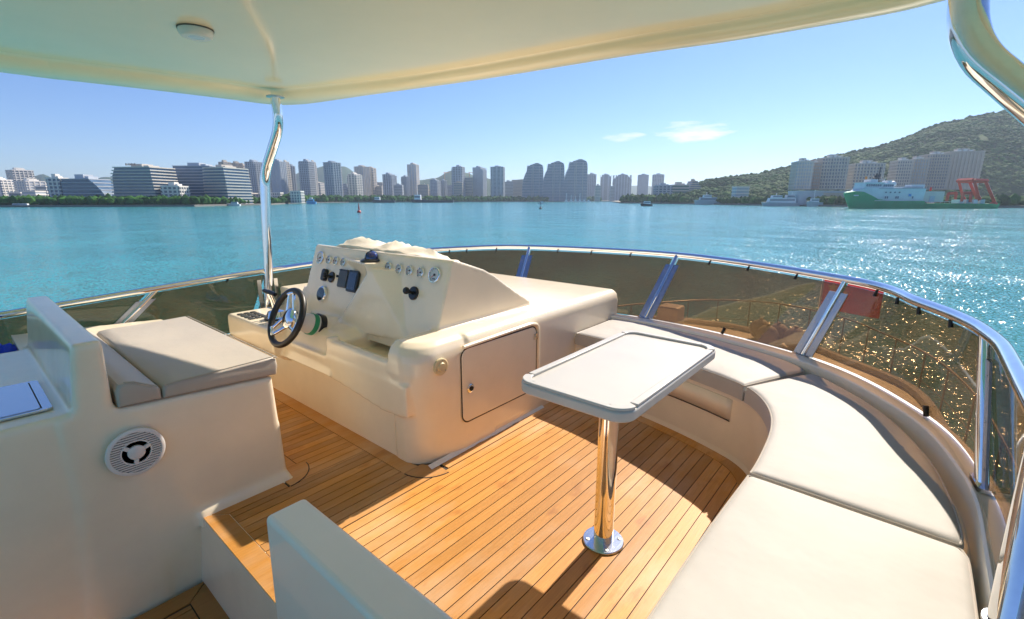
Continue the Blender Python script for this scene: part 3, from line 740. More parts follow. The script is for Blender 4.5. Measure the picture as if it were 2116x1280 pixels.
# path runs from the console round to aft; its left side (when walking) is the sofa
front = [(x + .012, y) if y > .6 else (x, y - .0) for x, y in sofa_in]
def soff(P, d): 
    o = []
    for i in range(len(P)):
        nn = inward_normal(P, i); o.append((P[i][0] - nn.x*d, P[i][1] - nn.y*d))
    return o
f0 = soff(sofa_in, .012); f1 = soff(sofa_in, .012)
secs = [(soff(sofa_in, -.006), -.02), (soff(sofa_in, .006), .03), (soff(sofa_in, .016), .33), (soff(sofa_in, .024), .352), (soff(sofa_in, .6), .352)]
for (A, za), (B, zb_) in zip(secs, secs[1:]):
    so.strip([(x, y, za) for x, y in A], [(x, y, zb_) for x, y in B])
so.build('base_wall', 'gelcoat', sofa, smooth=True, angle=50)
# drop-in locker lid in the sofa front
lp = [Vector((x, y)) for x, y in soff(sofa_in, .0135) if .60 < y < 1.12 and x > 2.3]
pl = MB(); pl.strip([(p.x - .006, p.y, .21) for p in lp], [(p.x - .004, p.y, .325) for p in lp]); o = pl.build('locker_lid', 'gelcoat', sofa, smooth=True); s = o.modifiers.new('sol', 'SOLIDIFY'); s.thickness = .008
pl = MB(); pl.tube([(p.x - .008, p.y, .207) for p in lp], .003, 6).build('lid_gap', 'caulk', sofa)
OUT_C = crom([(3.30, 1.735, 0), (3.30, 1.40, 0), (3.262, 1.034, 0), (3.132, .66, 0), (2.893, .336, 0), (2.561, .039, 0), (2.204, -.129, 0), (1.914, -.196, 0), (1.625, -.222, 0), (1.327, -.226, 0), (.6, -.226, 0), (-.5, -.226, 0)], 6)
out_c = [(p.x, p.y) for p in OUT_C]
out_c = [(x + .018 * max(0, min(1, (x - 1.9) / .6)), y - .012) if y < 1.2 else (x + .018, y) for x, y in out_c]
def between(P, a, b):
    def near(q): return min(range(len(P)), key=lambda i: (P[i][0]-q[0])**2 + (P[i][1]-q[1])**2)
    i, j = near(a), near(b); return P[min(i, j):max(i, j)+1]
GC = .006
def resample(P, n):
    P = [Vector(p) for p in P]; L_ = [0]
    for p, q in zip(P, P[1:]): L_.append(L_[-1] + (q - p).length)
    o = []
    for i in range(n):
        s = L_[-1] * i / (n - 1); k = 0
        while k < len(P) - 2 and L_[k+1] < s: k += 1
        o.append(P[k].lerp(P[k+1], (s - L_[k]) / max(1e-9, L_[k+1] - L_[k])))
    return o
def cushion_obj(ia, ib, oa, ob, label, z1=.44, r=.026):
    """upholstered pad lofted between the sofa front and the coaming, edges rolled over"""
    inn_ = between(sofa_in, ia, ib); ou = between(out_c, oa, ob)
    nu = 48; A = resample([ia] + list(inn_[1:-1]) + [ib], nu); B = resample([oa] + list(ou[1:-1]) + [ob], nu)
    LA = sum((q - p).length for p, q in zip(A, A[1:])); LB = sum((q - p).length for p, q in zip(B, B[1:])); Lu = (LA + LB) / 2; Lv = sum((q - p).length for p, q in zip(A, B)) / nu
    def clus(Ltot, n):
        e = [0, .12*r, .35*r, .65*r, r, 1.6*r, 3*r, 6*r]; e = [x / Ltot for x in e]
        mid_ = [e[-1] + (1 - 2*e[-1]) * k / n for k in range(1, n)]
        return e + mid_ + [1 - x for x in e[::-1]]
    U, V = clus(Lu, 40), clus(Lv, 10); vs = []
    def roll(d): return -r + math.sqrt(max(0, r*r - (r - d)**2)) if d < r else 0
    def pos(u, v):
        k = min(nu - 2, int(u * (nu - 1))); t = u * (nu - 1) - k; return A[k].lerp(A[k+1], t).lerp(B[k].lerp(B[k+1], t), v)
    for u in U:
        for v in V:
            p = pos(u, v); d1, d2 = min(u, 1-u) * Lu, min(v, 1-v) * Lv
            z = z1 + min(roll(d1), 0) + min(roll(d2), 0); z = max(z, z1 - r)
            z += .012 * min(1, d1/.12) * min(1, d2/.12) + (.005 * noise.noise(Vector((p.x*4, p.y*4, 1))) + .0022 * noise.noise(Vector((p.x*11, p.y*16, 3)))) * min(1, d1/.1) * min(1, d2/.1)
            vs.append((p.x, p.y, z))
    nU, nV = len(U), len(V); fs = [(i*nV+j, (i+1)*nV+j, (i+1)*nV+j+1, i*nV+j+1) for i in range(nU-1) for j in range(nV-1)]
    loop = [i*nV for i in range(nU)] + [(nU-1)*nV + j for j in range(1, nV)] + [i*nV + nV-1 for i in range(nU-2, -1, -1)] + [j for j in range(nV-2, 0, -1)]
    o0 = len(vs); vs += [(vs[i][0], vs[i][1], .354) for i in loop]; n = len(loop)
    fs += [(loop[k], loop[(k+1) % n], o0 + (k+1) % n, o0 + k) for k in range(n)] + [tuple(range(o0, o0 + n))]
    c0 = pos(.5, .5); t = thing('sofa_cushion', label, 'cushion', (c0.x, c0.y, .353), 'sofa cushions')
    MB().add(vs, fs).build('pad', 'vinyl', t, smooth=True, angle=60)
    du, dv = .25*r/Lu, .25*r/Lv; q = [pos(u, dv) for u in U[2:-2]] + [pos(1-du, v) for v in V[2:-2]] + [pos(u, 1-dv) for u in U[2:-2][::-1]] + [pos(du, v) for v in V[2:-2][::-1]]
    MB().tube([(p.x, p.y, z1 - r*.30) for p in q], .0036, 6, closed=True).build('piping', 'vinyl_seat', t, smooth=True)
    return t
cushion_obj((2.733, 1.722), (2.458, .548), (3.298, 1.722), (2.905, .348), 'forward sofa cushion running from the console behind the table')
cushion_obj((2.452, .538), (1.640, .321), (2.885, .328), (1.628, -.222), 'wide curved corner sofa cushion between two straight seams', .441)
cushion_obj((1.632, .321), (-.4, .338), (1.622, -.222), (-.4, -.226), 'aft sofa cushion at the bottom right corner of the view', .440)

# ------------------------------------------------------------------ coaming, windscreen and rail
BASE = [(-1.6, 4.0, .24), (.42, 4.0, .30), (1.45, 3.97, .33), (2.35, 3.80, .37), (2.95, 3.35, .40), (3.25, 2.70, .43), (3.39, 1.50, .45), (3.15, .40, .45), (2.61, -.126, .45), (2.02, -.296, .45), (1.3, -.315, .445), (-1.0, -.33, .42)]
RAIL = [(-1.6, 4.0, .58), (.90, 4.0, .742), (1.66, 4.0, .784), (2.7, 3.90, .835), (3.35, 3.55, .862), (3.74, 2.92, .887), (3.77, 1.436, .915), (3.19, .254, .915), (2.67, -.06, .915), (2.19, -.232, .914), (1.5, -.262, .895), (-1.0, -.30, .80)]
PER = 10
base = crom(BASE, PER); rail = crom(RAIL, PER)
def hnormal(P, i):
    a, b = P[max(0, i-1)], P[min(len(P)-1, i+1)]; t = Vector((b.x - a.x, b.y - a.y, 0)).normalized(); return Vector((-t.y, t.x, 0))   # outward (path runs clockwise seen from above)
def inw(i):
    f = i / PER
    return .13 if f < 6 else (.145 if f < 7 else .145 - (f - 7) * .042 if f < 9 else .060)
coam = MB(); rings = []
for i, p in enumerate(base):
    n_ = hnormal(base, i); d = inw(i); r_ = []
    for k, z in ((-d, -.10), (-d, .002), (-d + .003, .010), (-d + .010, .014), (-.050, .014), (-.044, .012), (-.036, -.002), (.0, -.004), (.03, -.006), (.05, -.03), (.08, -.25), (.16, -.75), (.24, -1.45)):
        r_.append(tuple(p + n_ * k + Vector((0, 0, z))))
    rings.append(r_)
m_ = len(rings[0])
coam.add([v for r_ in rings for v in r_], [(i*m_+k, i*m_+k+1, (i+1)*m_+k+1, (i+1)*m_+k) for i in range(len(rings)-1) for k in range(m_-1)])
o = coam.build('coaming', 'gelcoat_white', smooth=True, angle=28); tag(o, kind='structure')

ws = thing('windscreen', 'low smoked windscreen with polished rail wrapped round the flybridge', 'windscreen', (3.4, 1.6, .45))
MB().tube(rail, .0215, 14).build('top_rail', 'steel', ws, smooth=True)
def lerp(a, b, t): return a + (b - a) * t
def at_idx(f):
    i = max(0, min(len(base) - 2, int(f * PER))); t = f * PER - i
    return lerp(base[i], base[i+1], t), lerp(rail[i], rail[i+1], t), (hnormal(base, i))
# panes between the stanchions
stations = [0, 1, 2, 5, 6, 7, 9, 11]
for a, b in zip(stations, stations[1:]):
    g = MB(); n_ = max(6, int((b - a) * PER)); rows = 4; vs = []
    for th_ in (0, .006):
        for j in range(rows):
            for i in range(n_ + 1):
                f = a + .02 + (b - a - .04) * i / n_
                B, T, nr = at_idx(f); t = .005 + (.925 - .005) * j / (rows - 1)
                vs.append(lerp(B, T, t) + nr * th_ + Vector((0, 0, .004)))
    W = n_ + 1; S = rows * W; fs = []
    for j in range(rows - 1):
        for i in range(n_):
            q = (j*W+i, j*W+i+1, (j+1)*W+i+1, (j+1)*W+i); fs.append(q); fs.append(tuple(S + v for v in q[::-1]))
    for i in range(n_):
        fs += [(i, S+i, S+i+1, i+1), ((rows-1)*W+i, (rows-1)*W+i+1, S+(rows-1)*W+i+1, S+(rows-1)*W+i)]
    for j in range(rows - 1):
        fs += [(j*W, (j+1)*W, S+(j+1)*W, S+j*W), (j*W+n_, S+j*W+n_, S+(j+1)*W+n_, (j+1)*W+n_)]
    g.add(vs, fs); g.build('pane', 'smoked_acrylic', ws, smooth=True, angle=40)
# stanchions: a tube with a flat clamp bar either side and a foot plate
def stanchion(f, tube_r=.016, bars=True, gap=.030):
    B, T, nr = at_idx(f); B2, T2, _ = at_idx(f + .04); B1, T1, _ = at_idx(f - .04)
    tb_ = (B2 - B1).normalized(); tt = (T2 - T1).normalized()
    b0 = B - nr * .014; t0 = T - nr * .002
    st = MB().tube([b0 - Vector((0, 0, .004)), t0], tube_r, 12).build('stanchion', 'steel', ws, smooth=True)
    if bars:
        for s in (-1, 1):
            for_ = MB(); v = []
            for tpar in (.03, .84):
                c0 = lerp(b0, t0, tpar); tg = lerp(tb_, tt, tpar)
                for lo, hi in ((gap - .013, gap + .027),):
                    for dx in (lo, hi):
                        for dn in (-.002, .005): v.append(c0 + tg * (s*dx) + nr * (dn - .004))
            for_.add(v, [(0,1,3,2), (4,6,7,5), (0,4,5,1), (2,3,7,6), (1,5,7,3), (0,2,6,4)])
            cb_ = for_.build('clamp_bar', 'bar_steel', st)
            for tpar in (.14, .44, .74):
                c0 = lerp(b0, t0, tpar) + lerp(tb_, tt, tpar) * (s*(gap + .007)) - nr * .007
                MB().tube([c0, c0 + nr * .004], .0045, 8).build('screw', 'steel_flat', st)
    M = frame(b0 + Vector((0, 0, .010)), tb_ * 1, Vector((-tb_.y, tb_.x, 0)))
    mbf(M).prism(rrect(-.055, .055, -.022, .022, .012), -.012, .004).build('foot_plate', 'steel_brushed', st)
    for dx in (-.04, .04): mbf(M @ Matrix.Translation((dx, 0, 0))).lathe([(.007, .004), (.006, .008), (.0005, .008)], 10).build('screw', 'steel_flat', st)
for f in (1, 5, 6, 7): stanchion(f)
stanchion(9, .019, True, .036)
# black rubber clips along the rail and a few on the coaming
for f in (.35, 1.5, 2.45, 2.9, 3.4, 3.9, 4.15, 4.6, 5.25, 5.48, 5.72, 6.22, 6.45, 6.72, 7.28, 7.6, 8.0, 8.45):
    B, T, nr = at_idx(f); d = (B - T).normalized(); c0 = T + d * .020 - nr * .006
    MB().tube([c0, c0 + d * .058], [.010, .012], 8).box(0, 0, 0, 0, 0, 0).build('clip', 'rubber_black', ws, smooth=True) if False else MB().tube([c0, c0 + d * .032], [.006, .009], 8).build('clip', 'rubber_black', ws, smooth=True)
for f in (6.5, 8.1):
    B, T, nr = at_idx(f); d = (T - B).normalized(); c0 = B - nr * .012 + Vector((0, 0, .004))
    MB().tube([c0, c0 + d * .045], .010, 8).build('clip', 'rubber_black', ws, smooth=True)

# ------------------------------------------------------------------ hardtop
ZR = 2.08
EDGE = [(-1.6, 4.40), (.384, 4.31), (.70, 4.27), (1.067, 4.20), (1.498, 4.14), (1.80, 4.115), (1.93, 4.06), (2.03, 3.93), (2.10, 3.72), (2.20, 3.25), (2.417, 2.27), (2.547, 1.318), (2.638, .847), (2.674, .446), (2.68, .193), (2.645, .05), (2.55, -.20), (2.40, -.38), (2.1, -.50), (1.4, -.60), (-1.6, -.70)]
edge = [(p.x, p.y) for p in crom([(a, b, 0) for a, b in EDGE], 5)]
def inset(P, dfun):
    o = []
    for i in range(len(P)):
        a = Vector(P[max(0, i-1)]); b = Vector(P[min(len(P)-1, i+1)]); t = (b - a).normalized(); nn = Vector((t.y, -t.x)); d = dfun(P[i], i)
        o.append((P[i][0] + nn.x*d, P[i][1] + nn.y*d))
    return o
def rimw(p, i):
    # the rolled edge is broad along the port side and narrow across the front
    x, y = p
    if y > 4.0: return .27
    if y > 3.0: return .27 + (.135 - .27) * (4.0 - y) / 1.0
    if y > -.2: return .135
    return .12
top = thing('hardtop', 'cream fibreglass hardtop roof with rolled edge over the flybridge', 'roof', (0.5, 1.85, ZR))
def zc(x, y): return .012 * (1 - ((y - 1.85) / 2.3) ** 2)
prof = [(-.0, .13), (-.012, .07), (-.010, .035), (.008, .012), (.030, .002), (.044, 0.0)]
hb = MB(); loops = [(inset(edge, lambda p, i: .55), .17), (inset(edge, lambda p, i: .12), .16)]
loops += [(inset(edge, lambda p, i, d=d: d), z) for d, z in prof]
loops += [(inset(edge, lambda p, i, f=f: .044 + (rimw(p, i) - .044) * f), z) for f, z in ((.30, .000), (.62, .006), (.82, .018), (.94, .034), (1.0, .048), (1.05, .056), (1.2, .060))]
vs = []; n = len(edge)
for P, z in loops: vs += [(x, y, ZR + z + zc(x, y)) for x, y in P]
fs = [(i*n+k, i*n+k+1, (i+1)*n+k+1, (i+1)*n+k) for i in range(len(loops)-1) for k in range(n-1)]
hb.add(vs, fs); hb.build('rolled_edge', 'gelcoat_roof', top, smooth=True, angle=55)
# underside and upper skin, cambered across the boat
def fan(P, z, name):
    un = MB(); vs = []; n = len(P); F = [1, .98, .94, .88, .8, .7, .6, .5, .4, .3, .2, .1, .02]
    for f in F:
        for x, y in P:
            X, Y = -1.6 + (x + 1.6) * f, 1.85 + (y - 1.85) * f
            vs.append((X, Y, ZR + z + zc(X, Y) + (.0035 * noise.noise(Vector((X*1.3, Y*1.3, 0))) if f < .99 else 0)))
    un.add(vs, [(i*n+k, i*n+k+1, (i+1)*n+k+1, (i+1)*n+k) for i in range(len(F)-1) for k in range(n-1)])
    un.build(name, 'gelcoat_roof', top, smooth=True, angle=80)
fan(loops[-1][0], .060, 'underside'); fan(loops[0][0], .17, 'roof_skin')
# ceiling lamp (switched off)
cl_ = thing('ceiling_lamp', 'small round white lamp on the hardtop underside', 'ceiling lamp', (.955, 2.80, ZR + .06))
M = frame((.955, 2.80, ZR + .067), (1, 0, 0), (0, -1, 0))
mbf(M).lathe([(.074, 0), (.074, .018), (.068, .030), (.060, .036), (.050, .036)], 36).build('housing', 'plastic_white', cl_, smooth=True)
mbf(M).lathe([(.052, .030), (.052, .034), (.0005, .040)], 30).build('lens', 'lamp_lens', cl_, smooth=True)
mbf(M).lathe([(.078, -.002), (.078, .003), (.05, .003)], 36).build('gasket', 'roof_dark', cl_)

# polished posts that carry the hardtop
def post(pts, r, label, loc, foot):
    t = thing('hardtop_post', label, 'post', loc, 'hardtop posts')
    MB().tube(fillet(pts, .10, 8), r, 28).build('tube', 'steel', t, smooth=True)
    e = Vector(pts[-1])
    M = frame((e.x, e.y, e.z - .012), (1, 0, 0), (0, 1, 0)); mbf(M).lathe([(.062, 0), (.062, .008), (.045, .01)], 24).build('top_flange', 'steel_flat', t)
    M = frame(foot, (1, 0, 0), (0, 1, 0)); mbf(M).lathe([(.048, -.01), (.048, -.002), (.045, -.001)], 24).build('foot_flange', 'steel_flat', t)
post([(1.60, 3.975, .33), (1.655, 3.985, .80), (1.712, 3.99, 1.545), (1.757, 3.75, 1.88), (1.749, 3.75, 2.092)], .036, 'bent stainless post on the port side beside the steering wheel', (1.60, 3.975, .33), (1.60, 3.975, .335))
post([(1.335, -.282, .455), (1.49, -.298, .80), (1.62, -.312, 1.40), (1.755, -.022, 1.735), (1.762, .0, 2.12)], .040, 'large bent stainless post at the right edge of the view', (1.335, -.282, .455), (1.335, -.282, .458))
# side plates clamping the port post to the windscreen
for dx in (-.075, .055):
    MB().box(1.62 + dx, 1.65 + dx, 3.955, 3.962, .40, .72).build('clamp_bar', 'steel_brushed', ws)

# ------------------------------------------------------------------ foredeck seen through the smoked panes
ZF = -1.45
gun_s = crom([(2.5, -.62, 0), (4.5, -.78, 0), (6.5, -.72, 0), (8.0, -.30, 0), (9.2, .45, 0), (10.0, 1.25, 0), (10.35, 1.85, 0)], 8)
gun = [(p.x, p.y) for p in gun_s] + [(p.x, 3.7 - p.y) for p in gun_s[::-1][1:]]
fd = MB(); fd.prism(ccw(gun), ZF - .3, ZF); o = fd.build('foredeck', 'hull_white'); tag(o, kind='structure')
hl = MB(); hl.strip([(x, y, ZF + .12) for x, y in gun], [(3 + (x-3)*.93, 1.85 + (y-1.85)*.9, -4.8) for x, y in gun])
gi = offset_poly(gun, .0)
o = hl.build('hull', 'hull_white', smooth=True, angle=60); tag(o, kind='structure')
bw = MB(); bw.tube([(x, y, ZF + .12) for x, y in gun], .05, 10); o = bw.build('gunwale', 'hull_white', smooth=True); tag(o, kind='structure')
# raised coachroof with a sunpad
ZC = -.40
cro = crom([(2.6, -.46, 0), (4.18, -.51, 0), (4.7, -.48, 0), (5.63, -.27, 0), (6.24, .34, 0), (6.75, 1.0, 0), (6.95, 1.85, 0)], 5)
cro = [(p.x, p.y) for p in cro]; cro = cro + [(x, 3.7 - y) for x, y in cro[::-1][1:]]
cr = MB(); cr.prism(ccw(cro), ZF, ZC)
o = cr.build('coachroof', 'hull_white', bevel=.07, seg=5); tag(o, kind='structure')
br_low = MB(); br_low.tube([(x*.985 + .03, 1.85 + (y - 1.85)*.96, ZC + .02) for x, y in cro if x > 4.4], .045, 8); o = br_low.build('coachroof_lip', 'hull_white', smooth=True); tag(o, kind='structure')
# anchor windlass box and coiled fenders at the bow
ab = MB(); ab.prism(rrect(6.25, 6.55, 2.32, 2.62, .05), ZC, ZC + .30); o = ab.build('deck_locker', 'hull_white', bevel=.03, seg=3); tag(o, 'pale deck locker on the bow seen through the windscreen', 'locker')
for i, (x, y) in enumerate(((6.35, .92), (6.43, 1.12), (6.52, 1.34), (6.25, 1.20))):
    M = frame((x, y, ZC + .13), (1, 0, 0), (0, 1, 0)); b_ = mbf(M); b_.lathe([(.02, -.13)] + [(.13*math.cos(R(a)), .13*math.sin(R(a))) for a in (-70, -45, -20, 10, 40, 65, 80)] + [(.02, .15)], 18)
    o = b_.build('fender', 'vinyl', smooth=True); tag(o, ('nearest round fender of the foredeck cluster behind the smoked pane', 'second round fender of the foredeck cluster behind the smoked pane', 'farthest forward round fender of the foredeck cluster', 'round fender tucked beside the others on the foredeck')[i], 'fender', 'fenders on the foredeck')
br = thing('bow_rail', 'polished bow rail with upright stanchions round the foredeck', 'rail', (9, 1.2, ZF))
brs = crom([(3.4, -.82, -.50), (5.0, -.80, -.55), (6.5, -.71, -.60), (7.5, -.496, -.60), (8.18, -.226, -.6), (8.87, .214, -.6), (9.43, .61, -.6), (9.80, 1.24, -.58), (9.9, 1.85, -.56)], 6)
brp = brs + [Vector((p.x, 3.7 - p.y, p.z)) for p in brs[::-1][1:]]
MB().tube(brp, .012, 10).build('top_rail', 'rail_dull', br, smooth=True)
MB().tube([p - Vector((0, 0, .38)) for p in brp], .005, 8).build('middle_wire', 'rail_dull', br, smooth=True)
for i in range(2, len(brp) - 2, 5):
    p = brp[i]; MB().tube([(p.x, p.y, ZF + .02), (p.x, p.y, p.z)], .010, 8).build('stanchion', 'rail_dull', br, smooth=True)
# national flag on the bow staff
fg = thing('flag', 'red flag with yellow stars flying beyond the smoked windscreen', 'flag', (8.6, .98, ZF))
MB().tube([(8.6, .985, ZF), (8.6, .985, .22)], .014, 10).build('staff', 'steel', fg, smooth=True)
FU = Vector((-.05, -1, 0)).normalized()
def fpt(u, v):
    amp = .045 * min(1, u * 2); return Vector((8.6, .965, .155)) + FU * u * .74 + Vector((1, 0, 0)) * amp * math.sin(u * 9 + v * 2) + Vector((0, 0, -v * .47 - .03 * u * u + .012 * math.sin(u * 7)))
fl = MB(); nu, nv = 24, 12
for side_ in (0, .004):
    o0 = len(fl.v); fl.add([fpt(i/nu, j/nv) + Vector((side_, 0, 0)) for i in range(nu+1) for j in range(nv+1)], [(i*(nv+1)+j, (i+1)*(nv+1)+j, (i+1)*(nv+1)+j+1, i*(nv+1)+j+1) for i in range(nu) for j in range(nv)])
fl.build('cloth', 'flag_red', fg, smooth=True)
def star(cu_, cv_, r, rot):
    b_ = MB(); v = []
    for k in range(10):
        a = R(90 + rot + 36*k); rr_ = r if k % 2 == 0 else r*.4
        v.append(fpt(cu_ + rr_*math.cos(a)/1.57, cv_ - rr_*math.sin(a)) + Vector((-.008, 0, 0)))
    v.append(fpt(cu_, cv_) + Vector((-.008, 0, 0)))
    b_.add(v, [(k, (k+1) % 10, 10) for k in range(10)]); b_.build('star', 'flag_yellow', fg)
star(.16, .25, .15, 0)
for a, b, rt in ((.33, .10, 20), (.40, .20, 45), (.40, .35, 70), (.33, .45, 20)): star(a, b, .05, rt)

# ================================================================== THE BAY
ZW = -4.65
FWD = Vector((math.cos(CAM_AZ), math.sin(CAM_AZ), 0)); RGT = Vector((math.sin(CAM_AZ), -math.cos(CAM_AZ), 0))
_ct, _st = math.cos(CAM_TILT), math.sin(CAM_TILT)
def sight(px, py, depth):
    """survey of the far shore: bearing and height read off the photograph, distance estimated"""
    u = (px - 1058) / 980; v = (640 - py) / 980
    h = _ct + v * _st; z = v * _ct - _st
    return Vector((0, 0, CAM_H)) + (FWD * h + RGT * u + Vector((0, 0, z))) * (depth / h)
def hgt(py, depth): return sight(1058, py, depth).z

# water: one sheet out to the horizon
wt = MB(); C0 = 9000
wt.add([(-C0, -C0, ZW), (C0, -C0, ZW), (C0, C0, ZW), (-C0, C0, ZW)], [(0, 1, 2, 3)])
tag(wt.build('water', 'sea'), kind='structure')

# ------------------------------------------------------------------ land
SHORE = [(-700, 330), (-300, 350), (0, 372), (200, 385), (400, 400), (560, 520), (640, 760), (720, 860), (1000, 1050), (1140, 1180), (1236, 1300), (1262, 1250), (1270, 760), (1330, 700), (1450, 560), (1560, 470), (1700, 400), (1850, 368), (2000, 345), (2300, 330), (2700, 300)]
def shore_depth(px):
    for (a, d), (b, e) in zip(SHORE, SHORE[1:]):
        if a <= px <= b: return d + (e - d) * (px - a) / (b - a)
    return SHORE[-1][1]
ld = MB(); nearp = []; farp = []; wallb = []
for px in range(-700, 2701, 20):
    d = shore_depth(px); p = sight(px, 412, d); q = sight(px, 412, 5200)
    nearp.append((p.x, p.y, ZW + 1.5)); farp.append((q.x, q.y, ZW + 6)); wallb.append((p.x, p.y, ZW - 1))
ld.strip(nearp, farp); o = ld.build('shore_ground', 'ground'); tag(o, kind='structure')
qw = MB(); qw.strip(nearp, wallb); o = qw.build('quay_wall', 'quay'); tag(o, kind='structure')

def ridge(name, pts, depth, thick, material, seed, rough=.06):
    """a range of hills: crest read as bearing and height, slopes falling to front and back"""
    b = MB(); nx = 90; rows = 12; vs = []
    def crest(t):
        x = pts[0][0] + (pts[-1][0] - pts[0][0]) * t
        for (a, ya), (c_, yc) in zip(pts, pts[1:]):
            if a <= x <= c_: 
                s = (x - a) / (c_ - a); s = s*s*(3-2*s); return x, ya + (yc - ya) * s
        return x, pts[-1][1]
    for j in range(rows):
        f = j / (rows - 1); dd = depth + thick * (f - .55)
        k = math.exp(-((f - .55) / .30) ** 2)
        for i in range(nx + 1):
            px, py = crest(i / nx); H_ = hgt(py, depth) - ZW
            p = sight(px, 412, dd)
            nz = noise.fractal(Vector((px * .012 + seed, f * 4, seed)), 1, 2, 5) * rough * H_
            vs.append((p.x, p.y, ZW + max(-2, H_ * k + nz * (1 if f < .5 else .3) * k)))
    b.add(vs, [(j*(nx+1)+i, j*(nx+1)+i+1, (j+1)*(nx+1)+i+1, (j+1)*(nx+1)+i) for j in range(rows-1) for i in range(nx)])
    o = b.build(name, material, smooth=True, angle=80); tag(o, kind='structure'); return o
ridge('hill', [(-300, 395), (-100, 372), (0, 370), (50, 378), (75, 366), (100, 360), (125, 372), (150, 382), (190, 373), (225, 366), (260, 370), (330, 357), (365, 370), (400, 368), (450, 395), (520, 405)], 2600, 1200, 'hill_far', 1)
ridge('hill', [(470, 405), (560, 378), (600, 366), (640, 352), (690, 341), (715, 344), (745, 360), (790, 385), (830, 398), (860, 410)], 3000, 1300, 'hill_far', 2)
ridge('hill', [(800, 408), (840, 385), (870, 373), (900, 369), (935, 353), (955, 356), (1000, 368), (1040, 376), (1085, 370), (1120, 376), (1200, 392), (1260, 408)], 2400, 1100, 'hill_far', 3)
ridge('hill', [(1180, 408), (1250, 388), (1320, 384), (1380, 388), (1440, 392), (1520, 400)], 4200, 1200, 'hill_far', 4)

# wooded hill on the right, with its forest
HILL = [(1380, 408), (1420, 392), (1450, 374), (1500, 365), (1560, 358), (1590, 350), (1620, 342), (1660, 331), (1700, 321), (1760, 306), (1800, 297), (1850, 277), (1885, 258), (1920, 245), (1950, 239), (1990, 227), (2040, 219), (2070, 218), (2116, 224), (2200, 225), (2400, 260), (2600, 320), (2700, 370)]
HD = 820
def hill_crest(px):
    for (a, ya), (b, yb) in zip(HILL, HILL[1:]):
        if a <= px <= b: return ya + (yb - ya) * (px - a) / (b - a)
    return 400
def hill_point(px, f):
    """f from 0 at the foot to 1 at the crest"""
    d0 = max(shore_depth(px) + 75, 575); d = d0 + (HD - d0) * f
    H_ = hgt(hill_crest(px), HD) - ZW - 3
    shape = (f ** .92) * .93 + .07 * math.sin(f * math.pi)
    z = ZW + 2 + H_ * shape + (noise.fractal(Vector((px*.006, f*3.2, 9)), 1, 2, 4)) * 9 * math.sin(min(1, f) * math.pi)
    p = sight(px, 412, d); return Vector((p.x, p.y, z))
hb = MB(); nx, ny = 110, 26; vs = []
for j in range(ny + 4):
    for i in range(nx + 1):
        px = 1380 + 1320 * i / nx; f = j / ny
        p = hill_point(px, min(f, 1)); 
        if f > 1: q = sight(px, 412, HD + (f - 1) * 2600); p = Vector((q.x, q.y, p.z - (f - 1) * (p.z - ZW) * 7))
        vs.append(p)
hb.add(vs, [(j*(nx+1)+i, j*(nx+1)+i+1, (j+1)*(nx+1)+i+1, (j+1)*(nx+1)+i) for j in range(ny+3) for i in range(nx)])
tag(hb.build('wooded_hill', 'hill_soil', smooth=True), kind='structure')

# tree crowns: lumpy clusters of small faces, many joined into one mass
ICO = []
_b = bmesh.new(); bmesh.ops.create_icosphere(_b, subdivisions=2, radius=1); _b.verts.ensure_lookup_table()
ICO_V = [v.co.copy() for v in _b.verts]; ICO_F = [tuple(v.index for v in f.verts) for f in _b.faces]; _b.free()
_b = bmesh.new(); bmesh.ops.create_icosphere(_b, subdivisions=1, radius=1); _b.verts.ensure_lookup_table()
ICO1_V = [v.co.copy() for v in _b.verts]; ICO1_F = [tuple(v.index for v in f.verts) for f in _b.faces]; _b.free()
def crown(mb, c0, r, h, fine=False):
    V, F = (ICO_V, ICO_F) if fine else (ICO1_V, ICO1_F)
    s = rng.uniform(0, 100); vs = []
    for v in V:
        k = 1 + .42 * noise.noise(v * 1.6 + Vector((s, s, s))) + .28 * noise.noise(v * 4.1 + Vector((s, 0, s))) + rng.uniform(-.10, .10)
        vs.append((c0[0] + v.x*r*k, c0[1] + v.y*r*k, c0[2] + v.z*h*k))
    mb.add(vs, F)
fo = [MB(), MB(), MB()]
for k in range(15000):
    px = rng.uniform(1400, 2640) if k % 4 == 0 else rng.uniform(1400, 2180); f = rng.random() ** .75
    p = hill_point(px, f)
    if noise.noise(p * .03) < -.62: continue
    r = rng.choice((.9, 1.2, 1.5, 1.9, 2.4, 3.4)) * rng.uniform(.8, 1.25)
    if f > .97: r *= rng.uniform(.7, 1.1)
    v_ = 1.5 * noise.noise(p * .009) + .5 * noise.noise(p * .035) + rng.uniform(-.22, .22)
    crown(fo[0 if v_ > .12 else 1 if v_ > -.18 else 2], (p.x, p.y, p.z + r*.2), r * 1.2, r * rng.uniform(.5, .8))
for k in range(420):
    px = 1400 + k * 2.2 + rng.uniform(-2, 2); p = hill_point(px, 1.0); r = rng.uniform(2.0, 4.2)
    crown(fo[k % 2], (p.x, p.y, p.z + r*.4), r, r * rng.uniform(.7, 1.2), True)
tag(fo[0].build('hill_forest', 'leaf_a', smooth=True, angle=180), 'dense green forest covering the hill on the right', 'forest', kind='stuff')
tag(fo[1].build('hill_forest', 'leaf_b', smooth=True, angle=180), 'lighter scrubby woodland between the darker trees of the hill', 'forest', kind='stuff')
tag(fo[2].build('hill_forest', 'leaf_c', smooth=True, angle=180), 'yellowish dry scrub patches on the wooded hill', 'forest', kind='stuff')
sh = [MB(), MB()]
